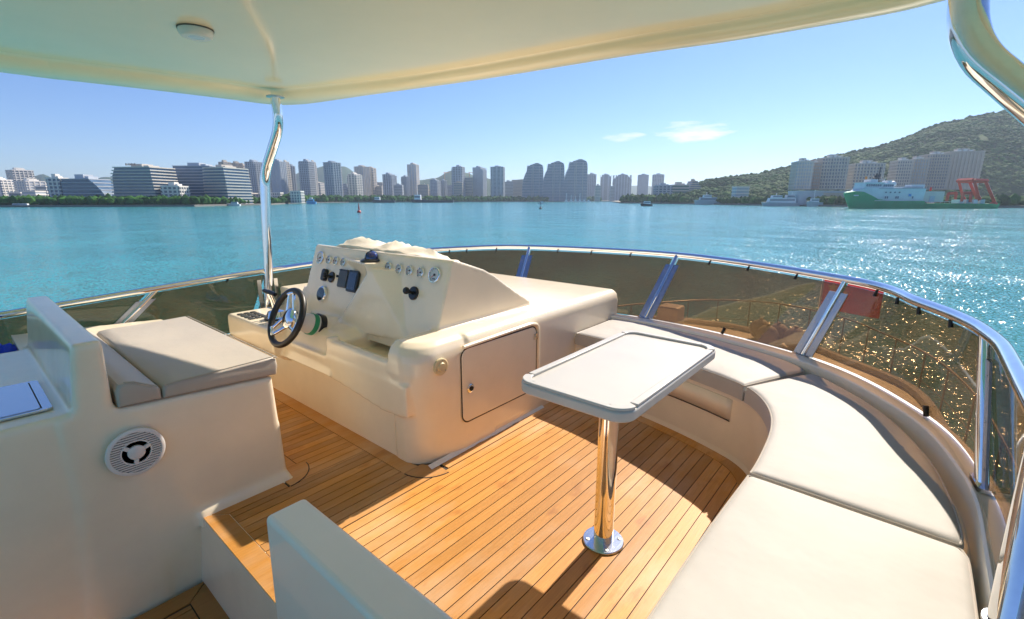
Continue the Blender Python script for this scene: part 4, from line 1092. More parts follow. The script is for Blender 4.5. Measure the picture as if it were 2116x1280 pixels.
for k in range(4200):
    px = rng.uniform(-60, 2180)
    if 1240 < px < 1275: continue
    d = shore_depth(px); dd = d + 6 + (rng.random() ** 1.6) * (60 if px < 600 or px > 1270 else 110); p = sight(px, 412, dd)
    r = rng.uniform(1.6, 4.0) * (1 if d < 600 else 1.7)
    if 600 < px and noise.noise(Vector((px * .02, 3, 0))) < -.28: continue
    crown(sh[0 if rng.random() < .5 else 1], (p.x, p.y, ZW + 2 + r * .75), r, r * rng.uniform(.75, 1.2))
tag(sh[0].build('shoreline_trees', 'leaf_a'), 'dark green belt of trees along the waterfront', 'trees', kind='stuff')
tag(sh[1].build('shoreline_trees', 'leaf_b'), 'lighter green shrubs mixed into the waterfront trees', 'trees', kind='stuff')

# ------------------------------------------------------------------ buildings
def prof_at(P, t):
    for (a, xa), (b, xb) in zip(P, P[1:]):
        if a <= t <= b: return xa + (xb - xa) * (t - a) / max(1e-6, b - a)
    return P[-1][1] if t > P[-1][0] else P[0][1]
def building(name, label, px0, px1, top_y, depth, core='glass_grey', band='concrete_pale', floor=3.2, yaw=0, thick=None, left=None, right=None,
             piers=0, band_h=.38, roof=True, base_y=None, proud=.35, group='towers across the bay', pier_mat=None, lit=None):
    """storeys stacked between a left and a right outline (fractions of the width at fractions of the height)"""
    a = sight(px0, 412, depth); b = sight(px1, 412, depth); W = (b - a).length; mid = (a + b) / 2
    H_ = hgt(top_y, depth) - ZW; z0 = ZW + 1
    zb0 = (hgt(base_y, depth) if base_y else ZW + 1)
    T = thick or min(W * .8, 26)
    ry = R(yaw); W2 = max(W * .4, (W - T * abs(math.sin(ry))) / math.cos(ry)) if yaw else W
    left = left or [(0, 0), (1, 0)]; right = right or [(0, 1), (1, 1)]
    t = thing(name, label, 'building', (mid.x, mid.y, zb0), group)
    ux = (RGT * math.cos(ry) + FWD * math.sin(ry)); uy = Vector((-ux.y, ux.x, 0))
    if uy.dot(FWD) < 0: uy = -uy
    H_ = H_ - (zb0 - ZW); 
    n = max(2, int(round(H_ / floor)))
    def pt(f, g, z): return mid + ux * ((f - .5) * W2) + uy * g + Vector((0, 0, zb0 - mid.z + z))
    core_b = MB(); lv = sorted(set([0, 1] + [p[0] for p in left] + [p[0] for p in right])); vs = []
    for h in lv:
        l, r_ = prof_at(left, h), prof_at(right, h)
        vs += [pt(l, 0, h*H_), pt(r_, 0, h*H_), pt(r_, T, h*H_), pt(l, T, h*H_)]
    k = len(lv); core_b.add(vs, [(0, 3, 2, 1), (4*k-4, 4*k-3, 4*k-2, 4*k-1)] + [(4*i+j, 4*i+(j+1) % 4, 4*i+4+(j+1) % 4, 4*i+4+j) for i in range(k-1) for j in range(4)])
    core_b.build('wall', core, t)
    bd = MB()
    for i in range(n + 1):
        h0 = i / n; zz = min(h0 * H_, H_ - .02); hh = floor * band_h
        l, r_ = prof_at(left, min(1, h0)), prof_at(right, min(1, h0)); pf = proud / W2
        A = [pt(l - pf, -proud, zz), pt(r_ + pf, -proud, zz), pt(r_ + pf, T + proud, zz), pt(l - pf, T + proud, zz)]
        bd.hexa(A, [v + Vector((0, 0, hh)) for v in A])
    bd.build('floor_band', band, t)
    if piers:
        pb = MB()
        for i in range(piers):
            f0 = (i + .5) / piers; hw = .16 / piers
            A = [pt(f0 - hw, -proud*1.6, 0), pt(f0 + hw, -proud*1.6, 0), pt(f0 + hw, .1, 0), pt(f0 - hw, .1, 0)]
            pb.hexa(A, [v + Vector((0, 0, H_)) for v in A])
            g0, g1 = T * (f0 - .1 / piers), T * (f0 + .1 / piers); pf = proud*1.6 / W2
            for e0, e1 in ((1 - .001, 1 + pf), (-pf, .001)):
                A = [pt(e0, g0, 0), pt(e1, g0, 0), pt(e1, g1, 0), pt(e0, g1, 0)]; pb.hexa(A, [v + Vector((0, 0, H_)) for v in A])
        pb.build('pier', pier_mat or band, t)
    if roof:
        l, r_ = prof_at(left, 1), prof_at(right, 1); w_ = r_ - l; rb = MB()
        for f0, f1, hh in ((.30, .62, floor*1.3), (.66, .80, floor*.8)):
            A = [pt(l + w_*f0, T*.25, H_ + .3), pt(l + w_*f1, T*.25, H_ + .3), pt(l + w_*f1, T*.7, H_ + .3), pt(l + w_*f0, T*.7, H_ + .3)]
            rb.hexa(A, [v + Vector((0, 0, hh)) for v in A])
        rb.build('roof_block', band, t)
    return t, pt, W2, T, H_
B_ = building
# left shore: low blocks and the three banded hotels
B_('apartment_block', 'pale apartment block cut by the left edge of the skyline', -20, 10, 373, 640, band='concrete_white', piers=3, group='left shore buildings')
B_('apartment_block', 'tall white apartment block with two brown roof boxes at far left', 11, 52, 353, 700, core='glass_grey', band='concrete_white', piers=5, yaw=-25, group='left shore buildings')
B_('apartment_block', 'lower white block in front of the far left apartment tower', 27, 73, 376, 640, core='concrete_grey', band='concrete_white', piers=4, yaw=-20, group='left shore buildings')
B_('low_house', 'small white house among trees under the far left tower', 20, 45, 400, 500, core='glass_grey', band='concrete_white', roof=False, group='left shore buildings')
B_('low_house', 'white cubic house beside the trees left of the stepped dark building', 48, 76, 397, 480, core='concrete_grey', band='concrete_white', roof=False, group='left shore buildings')
B_('low_house', 'pale low house with white roof right of the far left tower', 78, 100, 387, 560, band='concrete_white', roof=False, group='left shore buildings')
B_('apartment_block', 'narrow white balcony block left of the stepped dark building', 103, 130, 370, 450, core='glass_blue', band='concrete_white', piers=3, group='left shore buildings')
B_('terrace_hotel', 'dark blue glass building stepping down to the right', 131, 222, 371, 450, core='glass_blue', band='concrete_grey', floor=3.4, band_h=.22, thick=24, left=[(0, 0), (1, .04)], right=[(0, 1), (.3, .98), (.55, .9), (.8, .78), (1, .66)], group='banded hotels')
B_('low_house', 'grey apartment house squeezed between stepped building and first banded hotel', 200, 226, 381, 520, core='glass_grey', band='concrete_grey', group='left shore buildings')
h = B_('banded_hotel', 'white banded hotel with rooftop sign and slanting left side', 226, 333, 347, 440, core='glass_blue', band='concrete_pale', floor=2.6, band_h=.34, thick=26, yaw=-8, left=[(0, 0), (.8, .06), (1, .14)], right=[(0, 1), (1, .95)], proud=1.0, group='banded hotels')
t, pt, W2, T, H_ = h
sg = MB()
for i, w_ in enumerate((.9, .5, .9, .7, .9, .6, .9)):
    A = [pt(.34 + i*.035, 3, H_ + 2.2), pt(.34 + i*.035 + .022*w_, 3, H_ + 2.2), pt(.34 + i*.035 + .022*w_, 3.4, H_ + 2.2), pt(.34 + i*.035, 3.4, H_ + 2.2)]
    sg.hexa(A, [v + Vector((0, 0, 1.2 + .8*w_)) for v in A])
sg.build('roof_sign', 'roof_dark', t)
B_('low_house', 'white low apartment row between the two banded hotels', 336, 374, 387, 440, core='glass_grey', band='concrete_white', piers=4, group='left shore buildings')
B_('banded_hotel', 'dark glass banded hotel left of the curved white one', 367, 442, 344, 480, core='glass_blue', band='concrete_grey', floor=2.7, band_h=.26, thick=24, left=[(0, .05), (1, 0)], right=[(0, 1), (1, 1)], group='banded hotels')
B_('banded_hotel', 'curved hotel whose right end shows white gridded balconies', 415, 484, 348, 470, core='glass_blue', band='concrete_pale', floor=2.7, band_h=.34, thick=30, left=[(0, -.02), (.5, .0), (1, .06)], right=[(0, 1), (.6, .98), (1, .93)], piers=0, proud=.8, yaw=-14, group='banded hotels')
for px0, px1, ty, lab in ((486, 520, 401, 'long cream low-rise right of the curved hotel'), (520, 545, 403, 'pale low-rise just left of the port post'), (562, 580, 400, 'white low-rise just right of the port post'), (600, 622, 397, 'tiny white church-like house between two grey towers')):
    B_('low_house', lab, px0, px1, ty, 620, core='glass_grey', band='concrete_white' if px0 > 550 else 'concrete_beige', piers=4, roof=False, group='left shore buildings')
# grey-beige residential towers
TW = [(456, 478, 336, 'beige tower directly behind the curved hotel', 'concrete_beige'), (478, 500, 338, 'second beige tower behind the curved hotel', 'concrete_beige'), (498, 512, 343, 'slim beige tower right of the pair behind the curved hotel', 'concrete_beige'),
      (508, 541, 335, 'grey tower immediately left of the port post', 'concrete_grey'), (545, 561, 341, 'grey tower mostly hidden by the port post', 'concrete_grey'),
      (562, 588, 335, 'broad grey tower immediately right of the port post', 'concrete_grey'), (587, 601, 336, 'grey wing coloured pale as if sunlit, joined to the tower right of the port post', 'concrete_pale'), (599, 611, 344, 'slim lower tower second right of the port post', 'concrete_grey'),  # sunlight on the wing is put into its paler concrete
      (620, 646, 335, 'tall grey tower standing alone above the blue boat', 'concrete_grey'), (645, 656, 336, 'narrow pale wing on the right of the lone tower', 'concrete_pale'),
      (667, 698, 337, 'tall grey tower in front of the pointed hill', 'concrete_grey'), (697, 707, 349, 'slim beige tower against the pointed hill', 'concrete_beige'),
      (716, 743, 361, 'white gridded block lower than its neighbours', 'concrete_white'), (730, 759, 345, 'pale gridded tower rising behind the white block', 'concrete_pale'), (758, 776, 349, 'beige stepped tower right of the pale gridded tower', 'concrete_beige'),
      (789, 815, 361, 'blue-grey office tower standing above the dark tug', 'concrete_grey'), (828, 843, 366, 'plain grey slab left of the tall beige tower', 'concrete_grey'),
      (842, 864, 341, 'tall beige tower with dark cap near the centre left', 'concrete_pale'),
      (887, 907, 373, 'pale violet glass block in front of the ridge', 'concrete_grey'), (908, 921, 374, 'round-topped glass block beside the violet one', 'concrete_grey'),
      (932, 958, 346, 'first of three grey towers right of the ridge crane', 'concrete_grey'), (974, 1002, 347, 'middle of three grey towers right of the ridge crane', 'concrete_grey'), (1013, 1041, 346, 'last of three grey towers before the curved towers', 'concrete_grey'),
      (1211, 1231, 361, 'small grey tower just right of the tallest curved tower', 'concrete_grey'), (1239, 1262, 362, 'small grey tower second right of the curved towers', 'concrete_grey'), (1317, 1338, 362, 'left tower of the far grey pair near the channel', 'concrete_grey'), (1347, 1370, 362, 'right tower of the far grey pair near the channel', 'concrete_grey')]
for i, (a, b, ty, lab, mt) in enumerate(TW):
    dp = 900 if a < 720 else 1150 if a < 1100 else 1500
    dp += (i * 37) % 90
    B_('residential_tower', lab, a, b, ty, dp, core=('glass_grey', 'concrete_grey', 'glass_blue', 'glass_grey')[i % 4], band=mt, piers=(4, 6, 3, 5, 2)[i % 5] if b - a > 14 else 2, yaw=(-18, -26, -12)[i % 3] if a < 1000 else -8, floor=(3.4, 3.0, 4.0)[i % 3], band_h=(.36, .28, .46, .22)[i % 4], proud=(.35, .8, .5)[i % 3],
       left=None if i % 4 else [(0, 0), (.93, 0), (.931, .12), (1, .12)], right=None if i % 3 else [(0, 1), (.95, 1), (.951, .80), (1, .80)])
B_('dark_cap', 'dark crown storey on top of the tall beige tower', 842, 864, 337, 1180, core='roof_dark', band='roof_dark', base_y=346, yaw=-18, roof=False) if False else None
B_('residential_tower', 'broad grey tower with stepped hexagonal top beside the channel', 1268, 1303, 362, 1450, core='glass_grey', band='concrete_grey', left=[(0, 0), (.82, 0), (1, .3)], right=[(0, 1), (.82, 1), (1, .72)], piers=6)
# infill low and mid blocks
LOW = [(636, 664, 379, 'dark grey block between two grey towers'), (703, 718, 381, 'beige block left of the white gridded block'), (742, 790, 386, 'long pale low-rise left of the office tower'), (775, 792, 378, 'brownish slab behind the office tower'),
       (815, 832, 384, 'green-grey low block right of the office tower'), (864, 884, 383, 'pale low block right of the tall beige tower'), (876, 881, 384, 'narrow white chimney-like block in front of the ridge'), (921, 938, 384, 'pink-grey striped block in front of the first of three towers'), (938, 956, 379, 'curved blue and pink office block before the three towers'), (958, 976, 368, 'hazy grey slab between the first two of three towers'),
       (1041, 1060, 377, 'hazy grey slab left of the curved towers'), (1058, 1080, 373, 'taller hazy slab touching the first curved tower'), (1230, 1240, 385, 'hazy low block between the two small grey towers'), (1261, 1269, 386, 'hazy low block beside the hexagonal tower'), (882, 893, 396, 'orange-beige shed on the central quay'), (893, 905, 393, 'pale violet shed on the central quay')]
for i, (a, b, ty, lab) in enumerate(LOW):
    B_('city_block', lab, a, b, ty, 1120 + (i*53) % 200, core='glass_grey', band=('concrete_pale', 'concrete_grey', 'concrete_beige')[i % 3], floor=3.6, piers=0, roof=(i % 2 == 0), group='low city blocks')
# three sail-shaped towers
def sail(px0, px1, ty, lab):
    L_ = [(0, 0), (.30, .0), (.45, .02), (.58, .06), (.70, .13), (.80, .22), (.90, .25), (.955, .38), (.985, .52), (1.0, .62)]
    R_ = [(0, 1.0), (.80, 1.0), (.90, .985), (.95, .95), (.985, .85), (1.0, .76)]
    t, pt, W2, T, H_ = B_('sail_tower', lab, px0, px1, ty, 1180, core='glass_blue', band='concrete_grey', floor=3.6, band_h=.24, thick=26, left=L_, right=R_, roof=False, proud=.5, group='sail shaped towers')
    k = MB(); ring = []
    for z in (.62, .88, .925, .945): 
        ring.append((z, .035 if z < .9 else .028 if z < .93 else .012))
    vs = []
    for z, w_ in ring: vs += [pt(.26 - w_, 2, z*H_), pt(.26 + w_*3, 2, z*H_), pt(.26 + w_*3, 12, z*H_), pt(.26 - w_, 12, z*H_)]
    k.add(vs, [(4*i+j, 4*i+(j+1) % 4, 4*i+4+(j+1) % 4, 4*i+4+j) for i in range(3) for j in range(4)] + [(12, 13, 14, 15)]); k.build('lift_core', 'concrete_grey', t)
    f = MB()
    for fx in (.46, .52, .80):
        A = [pt(fx, -1.0, 0), pt(fx + .012, -1.0, 0), pt(fx + .012, 0, 0), pt(fx, 0, 0)]; f.hexa(A, [v + Vector((0, 0, H_*(.93 if fx > .7 else .955))) for v in A])
    f.build('fin', 'concrete_pale', t)
sail(1079, 1122, 338, 'left and lowest of the three curved sail towers')
sail(1121, 1165, 334, 'middle of the three curved sail towers')
sail(1164, 1212, 330, 'right and tallest of the three curved sail towers')
# buildings right of the channel and at the foot of the wooded hill
B_('apartment_block', 'blue-grey slab block left of the terraced buildings by the channel', 1356, 1388, 385, 720, core='glass_blue', band='concrete_grey', piers=4, group='right shore buildings')
B_('apartment_block', 'long green-banded block by the channel', 1388, 1422, 384, 730, core='terrace_green', band='concrete_pale', floor=4, group='right shore buildings')
B_('apartment_block', 'terraced beige block stepping up the tip of the hill', 1418, 1452, 376, 740, core='glass_grey', band='concrete_beige', left=[(0, 0), (.5, .05), (1, .3)], right=[(0, 1), (.6, .95), (1, .6)], group='right shore buildings')
B_('low_house', 'white garage-like house on the right shore near the grey patrol boat', 1520, 1546, 388, 520, core='concrete_grey', band='concrete_white', roof=False, group='right shore buildings')
RT = [(1637, 1672, 336, 'leftmost hillside apartment tower with pale fins', 'concrete_grey', 'concrete_pale'), (1664, 1690, 339, 'pinkish hillside tower joined to the leftmost one', 'concrete_grey', 'concrete_pink'), (1690, 1742, 328, 'second hillside apartment tower with white crown', 'glass_grey', 'concrete_pale'),
      (1758, 1816, 340, 'short hillside tower with white arched crown behind the ship bridge', 'glass_grey', 'concrete_pale'), (1843, 1874, 334, 'hillside tower with white roof left of the brown slab', 'glass_grey', 'concrete_pale'), (1872, 1906, 331, 'brown hillside slab in the middle of the right group', 'concrete_grey', 'concrete_beige'),
      (1902, 1948, 321, 'tall beige hillside tower with stepped balconies', 'glass_grey', 'concrete_beige'), (1946, 2011, 315, 'broad beige end slab of the hillside towers', 'concrete_beige', 'concrete_beige')]
for i, (a, b, ty, lab, c1, c2) in enumerate(RT):
    t, pt, W2, T, H_ = B_('hillside_tower', lab, a, b, ty, 470 + 8*i, core=c1, band=c2, floor=3.1, band_h=.4, piers=9 if b - a > 40 else 6, yaw=-12, thick=16, base_y=392, proud=.6, group='hillside towers')
    cw = MB(); 
    for k in range(3):
        A = [pt(.25 + .17*k, 2, H_ + 1), pt(.37 + .17*k, 2, H_ + 1), pt(.37 + .17*k, 8, H_ + 1), pt(.25 + .17*k, 8, H_ + 1)]; cw.hexa(A, [v + Vector((0, 0, 2.5 if k == 1 else 1.7)) for v in A])
    cw.build('crown', 'concrete_white', t)
B_('low_house', 'grey shed behind the grey survey boats on the right quay', 1650, 1700, 398, 420, core='concrete_grey', band='concrete_grey', floor=4, roof=False, group='right shore buildings')
B_('low_house', 'long low warehouse with pale roof left of the green ship', 1690, 1752, 399, 430, core='concrete_beige', band='concrete_grey', floor=5, roof=False, group='right shore buildings')
# two tower cranes on the ridge
for px, lab in ((919, 'small tower crane on the ridge left of the three grey towers'), (970, 'small tower crane between the first two of three grey towers')):
    t = thing('tower_crane', lab, 'crane', tuple(sight(px, 412, 1900)), 'ridge cranes'); b0 = sight(px, 376, 1900); t0 = sight(px, 356, 1900)
    MB().tube([b0, t0], 1.0, 6).build('mast', 'orange', t); MB().tube([sight(px - 4, 358, 1900), sight(px + 9, 357, 1900)], .8, 6).build('jib', 'orange', t); MB().tube([t0, sight(px + 5, 357.5, 1900)], .35, 4).tube([t0, sight(px - 3, 358, 1900)], .35, 4).build('tie', 'orange', t)

# ------------------------------------------------------------------ ships and boats
def boat_frame(px, wl_y):
    """place on the water: distance follows from how far the waterline lies under the horizon"""
    d = (CAM_H - ZW) * 980 / (wl_y - 412) * .96; return sight(px, wl_y, d), d
# research vessel
D0 = 318; s0 = D0 / 980 / .985
O0 = sight(1757, 412, D0); O0.z = ZW
def sv(px, py, g): return O0 + RGT * ((px - 1757) * s0) + FWD * g + Vector((0, 0, (430.5 - py) * s0))
ship = thing('research_ship', 'green hulled white research ship with red stern gantry moored at right', 'ship', tuple(sv(1900, 430, 6)))
def hullx(pts_top, wl, hw, mb, z_bot=432):
    """half-breadth stations: (px, top_y, half width)"""
    vs = []; 
    for px, ty, hw_ in pts_top:
        cx = 7
        vs += [sv(px, ty, cx - hw_), sv(px, ty, cx + hw_), sv(px + wl(px), z_bot, cx + hw_*.8), sv(px + wl(px), z_bot, cx - hw_*.8)]
    n = len(pts_top); mb.add(vs, [(0, 1, 2, 3), (4*n-1, 4*n-2, 4*n-3, 4*n-4)] + [(4*i+j, 4*i+4+j, 4*i+4+(j+1) % 4, 4*i+(j+1) % 4) for i in range(n-1) for j in range(4)])
hm = MB(); hullx([(1757, 403, .3), (1761, 399, 2.2), (1772, 397, 4.2), (1785, 398, 5.5), (1800, 405, 6.4), (1812, 412, 7), (1830, 414.5, 7), (1905, 415, 7), (1907, 420, 7), (2040, 421, 7), (2058, 421, 6.5)], lambda px: 16 * max(0, 1 - (px - 1757) / 60), 7, hm)
hm.build('hull', 'ship_green', ship, smooth=True, angle=30)
sm = MB(); hullx([(1776, 396, 3.6), (1784, 392.5, 4.5), (1800, 391, 6), (1820, 391, 6.3), (1906, 392, 6.3)], lambda px: 0, 7, sm, 416); sm.build('superstructure', 'ship_white', ship)
def sbox(x0, x1, y0, y1, name, material, g0=2, g1=12, par=ship, bev=0):
    A = [sv(x0, y1, g0), sv(x1, y1, g0), sv(x1, y1, g1), sv(x0, y1, g1)]; Bt = [sv(x0, y0, g0), sv(x1, y0, g0), sv(x1, y0, g1), sv(x0, y0, g1)]
    return MB().hexa(A, Bt).build(name, material, par)
A = [sv(1784, 392, 2), sv(1822, 392, 2), sv(1822, 392, 12), sv(1784, 392, 12)]; Bt = [sv(1787, 381, 2), sv(1822, 381, 2), sv(1822, 381, 12), sv(1787, 381, 12)]
br_ = MB().hexa(A, Bt).build('bridge', 'ship_white', ship)
for i in range(7): sbox(1789 + i*4.4, 1792 + i*4.4, 383.5, 387.5, 'window', 'glass_blue', 1.7, 2.1, br_)
sbox(1820, 1845, 381.5, 393, 'deckhouse', 'ship_white'); sbox(1865, 1905, 388, 393, 'hangar', 'ship_grey', 3, 11); sbox(1885, 1910, 384, 392, 'deckhouse', 'ship_white', 4, 10); sbox(1905, 1950, 397, 418, 'after_deckhouse', 'concrete_pale', 3, 12)
sbox(1921, 1931, 406, 419, 'door', 'concrete_grey', 2.6, 3.1)
for i in range(5): sbox(1823 + i*4.2, 1825.8 + i*4.2, 384, 388, 'window', 'glass_blue', 1.7, 2.1)
for i in range(4): sbox(1826 + i*9, 1828.4 + i*9, 398, 400.5, 'porthole', 'glass_blue', .55, .9)
for px in (1827, 1831, 1848, 1852, 1881): sbox(px, px + 1.8, 407, 411, 'porthole', 'glass_blue', .55, .9)
sbox(1873, 1878, 402, 407, 'emblem', 'ship_blue', .55, .8)
dm = mbf(Matrix.Translation(sv(1850, 383, 6))); dm.lathe([(.6, -3.5), (.6, -1.8)] + [(2.0*math.cos(R(a)), 2.0*math.sin(R(a))) for a in (-60, -35, -10, 15, 40, 65, 85)], 20); dm.build('radome', 'ship_white', ship, smooth=True)
MB().tube([sv(1816, 382, 6), sv(1815, 362, 6)], .5, 8).tube([sv(1820, 382, 6), sv(1820, 350, 6)], .35, 8).tube([sv(1808, 371, 6), sv(1824, 371, 6)], .5, 8).tube([sv(1811, 366, 6), sv(1822, 366, 6)], .3, 6).build('mast', 'ship_dark', ship)
sbox(1813, 1821, 364, 372, 'radar_housing', 'ship_dark', 5, 7)
sbox(1793, 1798, 368, 374, 'bow_flag', 'orange', 6, 6.2); MB().tube([sv(1798, 383, 6), sv(1798, 366, 6)], .15, 6).build('flagstaff', 'ship_white', ship)
sbox(1924, 1928, 389, 396, 'stern_flag', 'flag_red', 5, 5.2)
def beam(a, b, w_, par, g=3): 
    p, q = sv(a[0], a[1], g), sv(b[0], b[1], g); return MB().tube([p, q], w_, 4).build('gantry_beam', 'ship_red', par)
for g in (1.5, 12.5):
    beam((1998, 374), (2018, 414), 1.0, ship, g); beam((2022, 378), (2050, 420), 1.1, ship, g); beam((1996, 376), (2026, 377), 1.2, ship, g); beam((2012, 402), (2020, 412), .7, ship, g)
    beam((1983, 400), (1983, 418), .8, ship, g); beam((1983, 401), (2000, 400), .9, ship, g); beam((1999, 401), (2000, 418), .8, ship, g)
MB().tube([sv(1997, 375, 1.5), sv(1997, 375, 12.5)], 1.2, 4).tube([sv(2024, 377, 1.5), sv(2024, 377, 12.5)], 1.2, 4).tube([sv(2040, 421, 1), sv(2052, 421, 1)], 1.0, 4).build('gantry_crosshead', 'ship_red', ship)
for g in (.8, 13.2):
    MB().tube([sv(1775, 394, g), sv(1800, 388.5, g), sv(1862, 389, g)], .09, 4).build('deck_rail', 'ship_white', ship); MB().tube([sv(1910, 416.5, g), sv(1985, 417, g)], .09, 4).build('deck_rail', 'ship_white', ship)
for px in range(1912, 1985, 9): MB().tube([sv(px, 421, .8), sv(px, 416.8, .8)], .08, 4).build('rail_post', 'ship_white', ship)
MB().tube([sv(1806, 381, 5), sv(1806, 373, 5)], .12, 4).tube([sv(1828, 381, 4), sv(1828, 370, 4)], .12, 4).tube([sv(1836, 381, 8), sv(1836, 374, 8)], .12, 4).build('antenna', 'ship_white', ship)
sbox(1786, 1823, 379.8, 381.2, 'bridge_roof', 'ship_white', 1.2, 12.8); sbox(1800, 1815, 374, 380, 'wheelhouse_top', 'ship_white', 4, 10)
sbox(1835, 1843, 376, 382, 'funnel', 'ship_white', 4, 9); sbox(1812, 1905, 391.4, 392.4, 'deck_edge', 'ship_grey', .3, 13.6)
sbox(1806, 1904, 414.6, 415.6, 'hull_strake', 'ship_white', -.3, .2); sbox(1768, 1776, 404, 406, 'hull_mark', 'ship_white', 1.6, 2.4)
for px in (1980, 1994, 2008, 2022): sbox(px, px + 9, 413, 421, 'deck_gear', 'ship_grey' if px % 4 else 'ship_white', 2, 8)

def small_ship(name, label, px0, px1, wl, hull_top, hull_mat, sup, cat='boat', group=None, masts=()):
    """sup: list of (x0, x1, top, bottom, material)"""
    p, d = boat_frame(px0, wl); s = d / 980; o0 = Vector((p.x, p.y, ZW)); hw = (px1 - px0) * s * .11
    t = thing(name, label, cat, tuple(o0 + RGT * ((px1 - px0) * s * .5)), group)
    def v(px, py, g): return o0 + RGT * ((px - px0) * s) + FWD * g + Vector((0, 0, (wl - py) * s))
    w_ = px1 - px0; st = [(px0, hull_top + .5, .15), (px0 + w_*.12, hull_top, .7), (px0 + w_*.35, hull_top + (wl - hull_top)*.12, 1), (px0 + w_*.8, hull_top + (wl-hull_top)*.25, 1), (px1, hull_top + (wl-hull_top)*.25, .85)]
    vs = []
    for i, (px, ty, k) in enumerate(st):
        b = px + (w_*.06 if i == 0 else w_*.03 if i == 1 else 0)
        vs += [v(px, ty, hw - hw*k), v(px, ty, hw + hw*k), v(b, wl + 1, hw + hw*k*.8), v(b, wl + 1, hw - hw*k*.8)]
    MB().add(vs, [(0, 1, 2, 3), (19, 18, 17, 16)] + [(4*i+j, 4*i+4+j, 4*i+4+(j+1) % 4, 4*i+(j+1) % 4) for i in range(4) for j in range(4)]).build('hull', hull_mat, t, smooth=True, angle=40)
    for x0, x1, y0, y1, mt in sup:
        A = [v(x0, y1, hw*.4), v(x1, y1, hw*.4), v(x1, y1, hw*1.6), v(x0, y1, hw*1.6)]; k = (x1 - x0)*.06
        Bt = [v(x0 + k, y0, hw*.45), v(x1 - k*.5, y0, hw*.45), v(x1 - k*.5, y0, hw*1.55), v(x0 + k, y0, hw*1.55)]
        c_ = MB().hexa(A, Bt).build('cabin', mt, t)
        if y1 - y0 > 3: MB().hexa([v(x0 + k, y0 + (y1-y0)*.55, hw*.40), v(x1 - k, y0 + (y1-y0)*.55, hw*.40), v(x1 - k, y0 + (y1-y0)*.55, hw*.46), v(x0 + k, y0 + (y1-y0)*.55, hw*.46)], [v(x0 + k, y0 + (y1-y0)*.25, hw*.40), v(x1 - k, y0 + (y1-y0)*.25, hw*.40), v(x1 - k, y0 + (y1-y0)*.25, hw*.46), v(x0 + k, y0 + (y1-y0)*.25, hw*.46)]).build('window_strip', 'glass_blue', c_)
    for px, ty in masts: MB().tube([v(px, hull_top, hw), v(px, ty, hw)], .22 * max(1, d/400), 6).build('mast', 'ship_white', t)
    return t
small_ship('patrol_boat', 'grey patrol boat moored under the low hill tip', 1436, 1502, 422.5, 413, 'ship_grey', [(1446, 1482, 408, 416, 'ship_grey'), (1454, 1470, 403, 409, 'ship_white')], 'boat', 'grey moored boats', ((1461, 398),))
small_ship('survey_boat', 'pale grey survey boat moored left of the green ship', 1577, 1652, 425.5, 417, 'ship_grey', [(1588, 1645, 409, 419, 'ship_white'), (1596, 1616, 404, 410, 'ship_white'), (1625, 1642, 403, 410, 'ship_grey')], 'boat', 'grey moored boats', ((1606, 399), (1637, 398)))
small_ship('survey_boat', 'small grey-green work boat between survey boat and green ship', 1668, 1700, 426, 415, 'ship_grey', [(1675, 1692, 410, 418, 'ship_white')], 'boat', 'grey moored boats', ((1682, 393),))
small_ship('motor_boat', 'white and black motor boat under way in the channel', 1324, 1348, 425, 420, 'ship_dark', [(1330, 1344, 415.5, 421, 'ship_white')], 'boat')
small_ship('ferry', 'bright blue boat moored below the lone grey tower', 632, 652, 421, 415, 'ship_blue', [(635, 648, 411.5, 417, 'ship_blue'), (639, 645, 408, 412, 'ship_white')], 'boat')
small_ship('yacht', 'white motor yacht moored below the beige towers', 466, 494, 424.5, 420, 'ship_white', [(476, 490, 417, 421, 'ship_white')], 'boat', 'white yachts along the shore')
small_ship('tug', 'dark blue tug with white wheelhouse below the office tower', 767, 814, 418.8, 412.5, 'ship_dark', [(773, 784, 407.5, 413.5, 'ship_white')], 'boat')
small_ship('barge', 'long dark blue barge with white bridge below the tall beige tower', 846, 934, 418.6, 412.5, 'ship_dark', [(855, 868, 403, 413.5, 'ship_white')], 'boat', None, ((861, 396),))
small_ship('cruise_boat', 'white excursion boat moored left of the sail towers', 1069, 1106, 416.8, 411, 'ship_white', [(1078, 1103, 407.5, 412, 'ship_white')], 'boat', 'white yachts along the shore')
for i, px in enumerate((1166, 1176, 1185, 1194, 1203, 1212)):
    small_ship('yacht', ('first', 'second', 'third', 'fourth', 'fifth', 'last')[i] + ' white yacht from the left in the marina under the sail towers', px, px + 8, 417.6, 415, 'ship_white', [(px + 2, px + 6, 413, 415.6, 'ship_white')], 'boat', 'white yachts along the shore', ((px + 4, 400 + i % 3 * 3),) if i < 4 else ())
small_ship('speed_boat', 'tiny white speed boat with wake beside the dark buoy', 1112, 1126, 421, 418.6, 'ship_white', [(1117, 1122, 415.5, 419, 'ship_white')], 'boat')
small_ship('floating_pontoon', 'low white roofed pontoon at the far left shore', 22, 56, 427, 424, 'ship_dark', [(23, 55, 420, 424.5, 'ship_white')], 'pontoon')

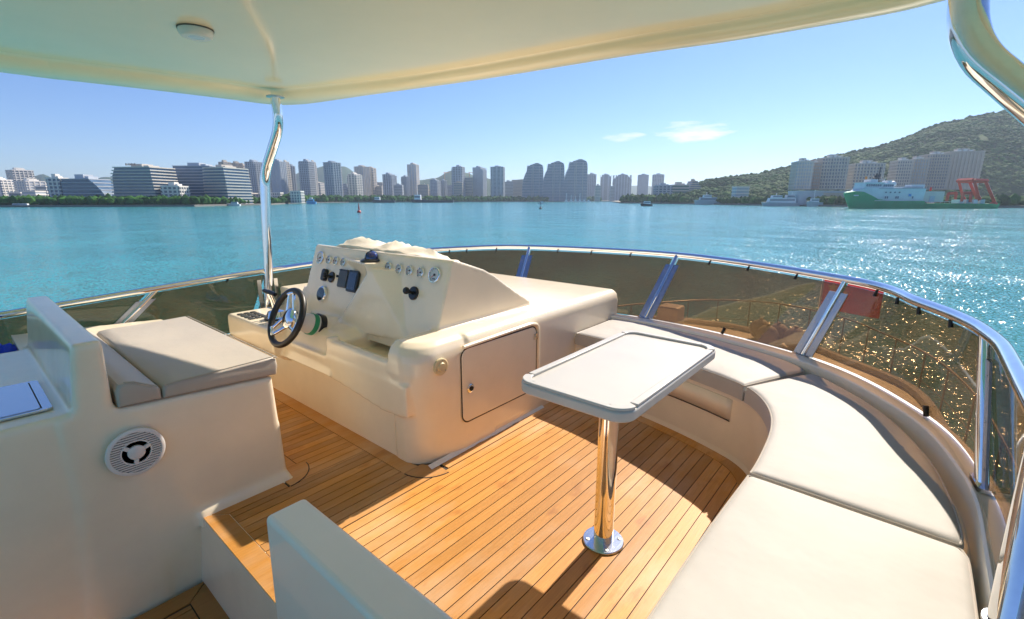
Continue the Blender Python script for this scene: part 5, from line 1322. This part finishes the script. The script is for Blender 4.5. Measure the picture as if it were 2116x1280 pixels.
def buoy(px, wl, top_y, label, m1, m2):
    p, d = boat_frame(px, wl); s = d / 980; h = (wl - top_y) * s; t = thing('buoy', label, 'buoy', (p.x, p.y, ZW), 'channel buoys')
    M = Matrix.Translation((p.x, p.y, ZW)); r = h * .22
    mbf(M).lathe([(r*.7, -.3), (r, .05), (r, h*.13), (r*.55, h*.24), (.02, h*.24)], 16).build('float', m1, t, smooth=True)
    for a in range(4): mbf(M).tube([(r*.5*math.cos(R(90*a)), r*.5*math.sin(R(90*a)), h*.2), (r*.12*math.cos(R(90*a)), r*.12*math.sin(R(90*a)), h*.8)], r*.10, 6).build('lattice_leg', m1, t)
    mbf(M).lathe([(r*.35, h*.42), (r*.35, h*.62), (r*.1, h*.64)], 12).build('day_mark', m2, t)
    mbf(M).lathe([(r*.16, h*.78), (r*.16, h), (.02, h*1.0)], 10).build('lantern', m1, t)
buoy(742, 437.5, 419, 'red channel buoy left of the centre', 'buoy_red', 'buoy_red')
buoy(1117, 430.5, 417, 'dark and white channel buoy below the sail towers', 'ship_dark', 'ship_white')
buoy(707, 424.5, 421.5, 'tiny dark buoy left of the red one', 'ship_dark', 'ship_dark')
buoy(935, 424, 420, 'tiny dark buoy between red and dark channel buoys', 'ship_dark', 'ship_dark')

# ------------------------------------------------------------------ sea air
hz = MB(); hz.box(-4000, 6500, -4500, 6500, ZW - 1.5, 178)
o = hz.build('haze', 'gelcoat'); o.data.materials.clear()
hm_ = bpy.data.materials.new('sea_air'); hm_.use_nodes = True; t = hm_.node_tree; t.nodes.clear()
oo = t.nodes.new('ShaderNodeOutputMaterial'); pv = t.nodes.new('ShaderNodeVolumePrincipled')
pv.inputs['Color'].default_value = (.66, .82, 1.0, 1); pv.inputs['Density'].default_value = .00014; pv.inputs['Anisotropy'].default_value = .35
t.links.new(pv.outputs[0], oo.inputs['Volume']); o.data.materials.append(hm_); tag(o, kind='stuff')

# ------------------------------------------------------------------ tidy
for o in bpy.data.objects:
    if '_o' in o: del o['_o']
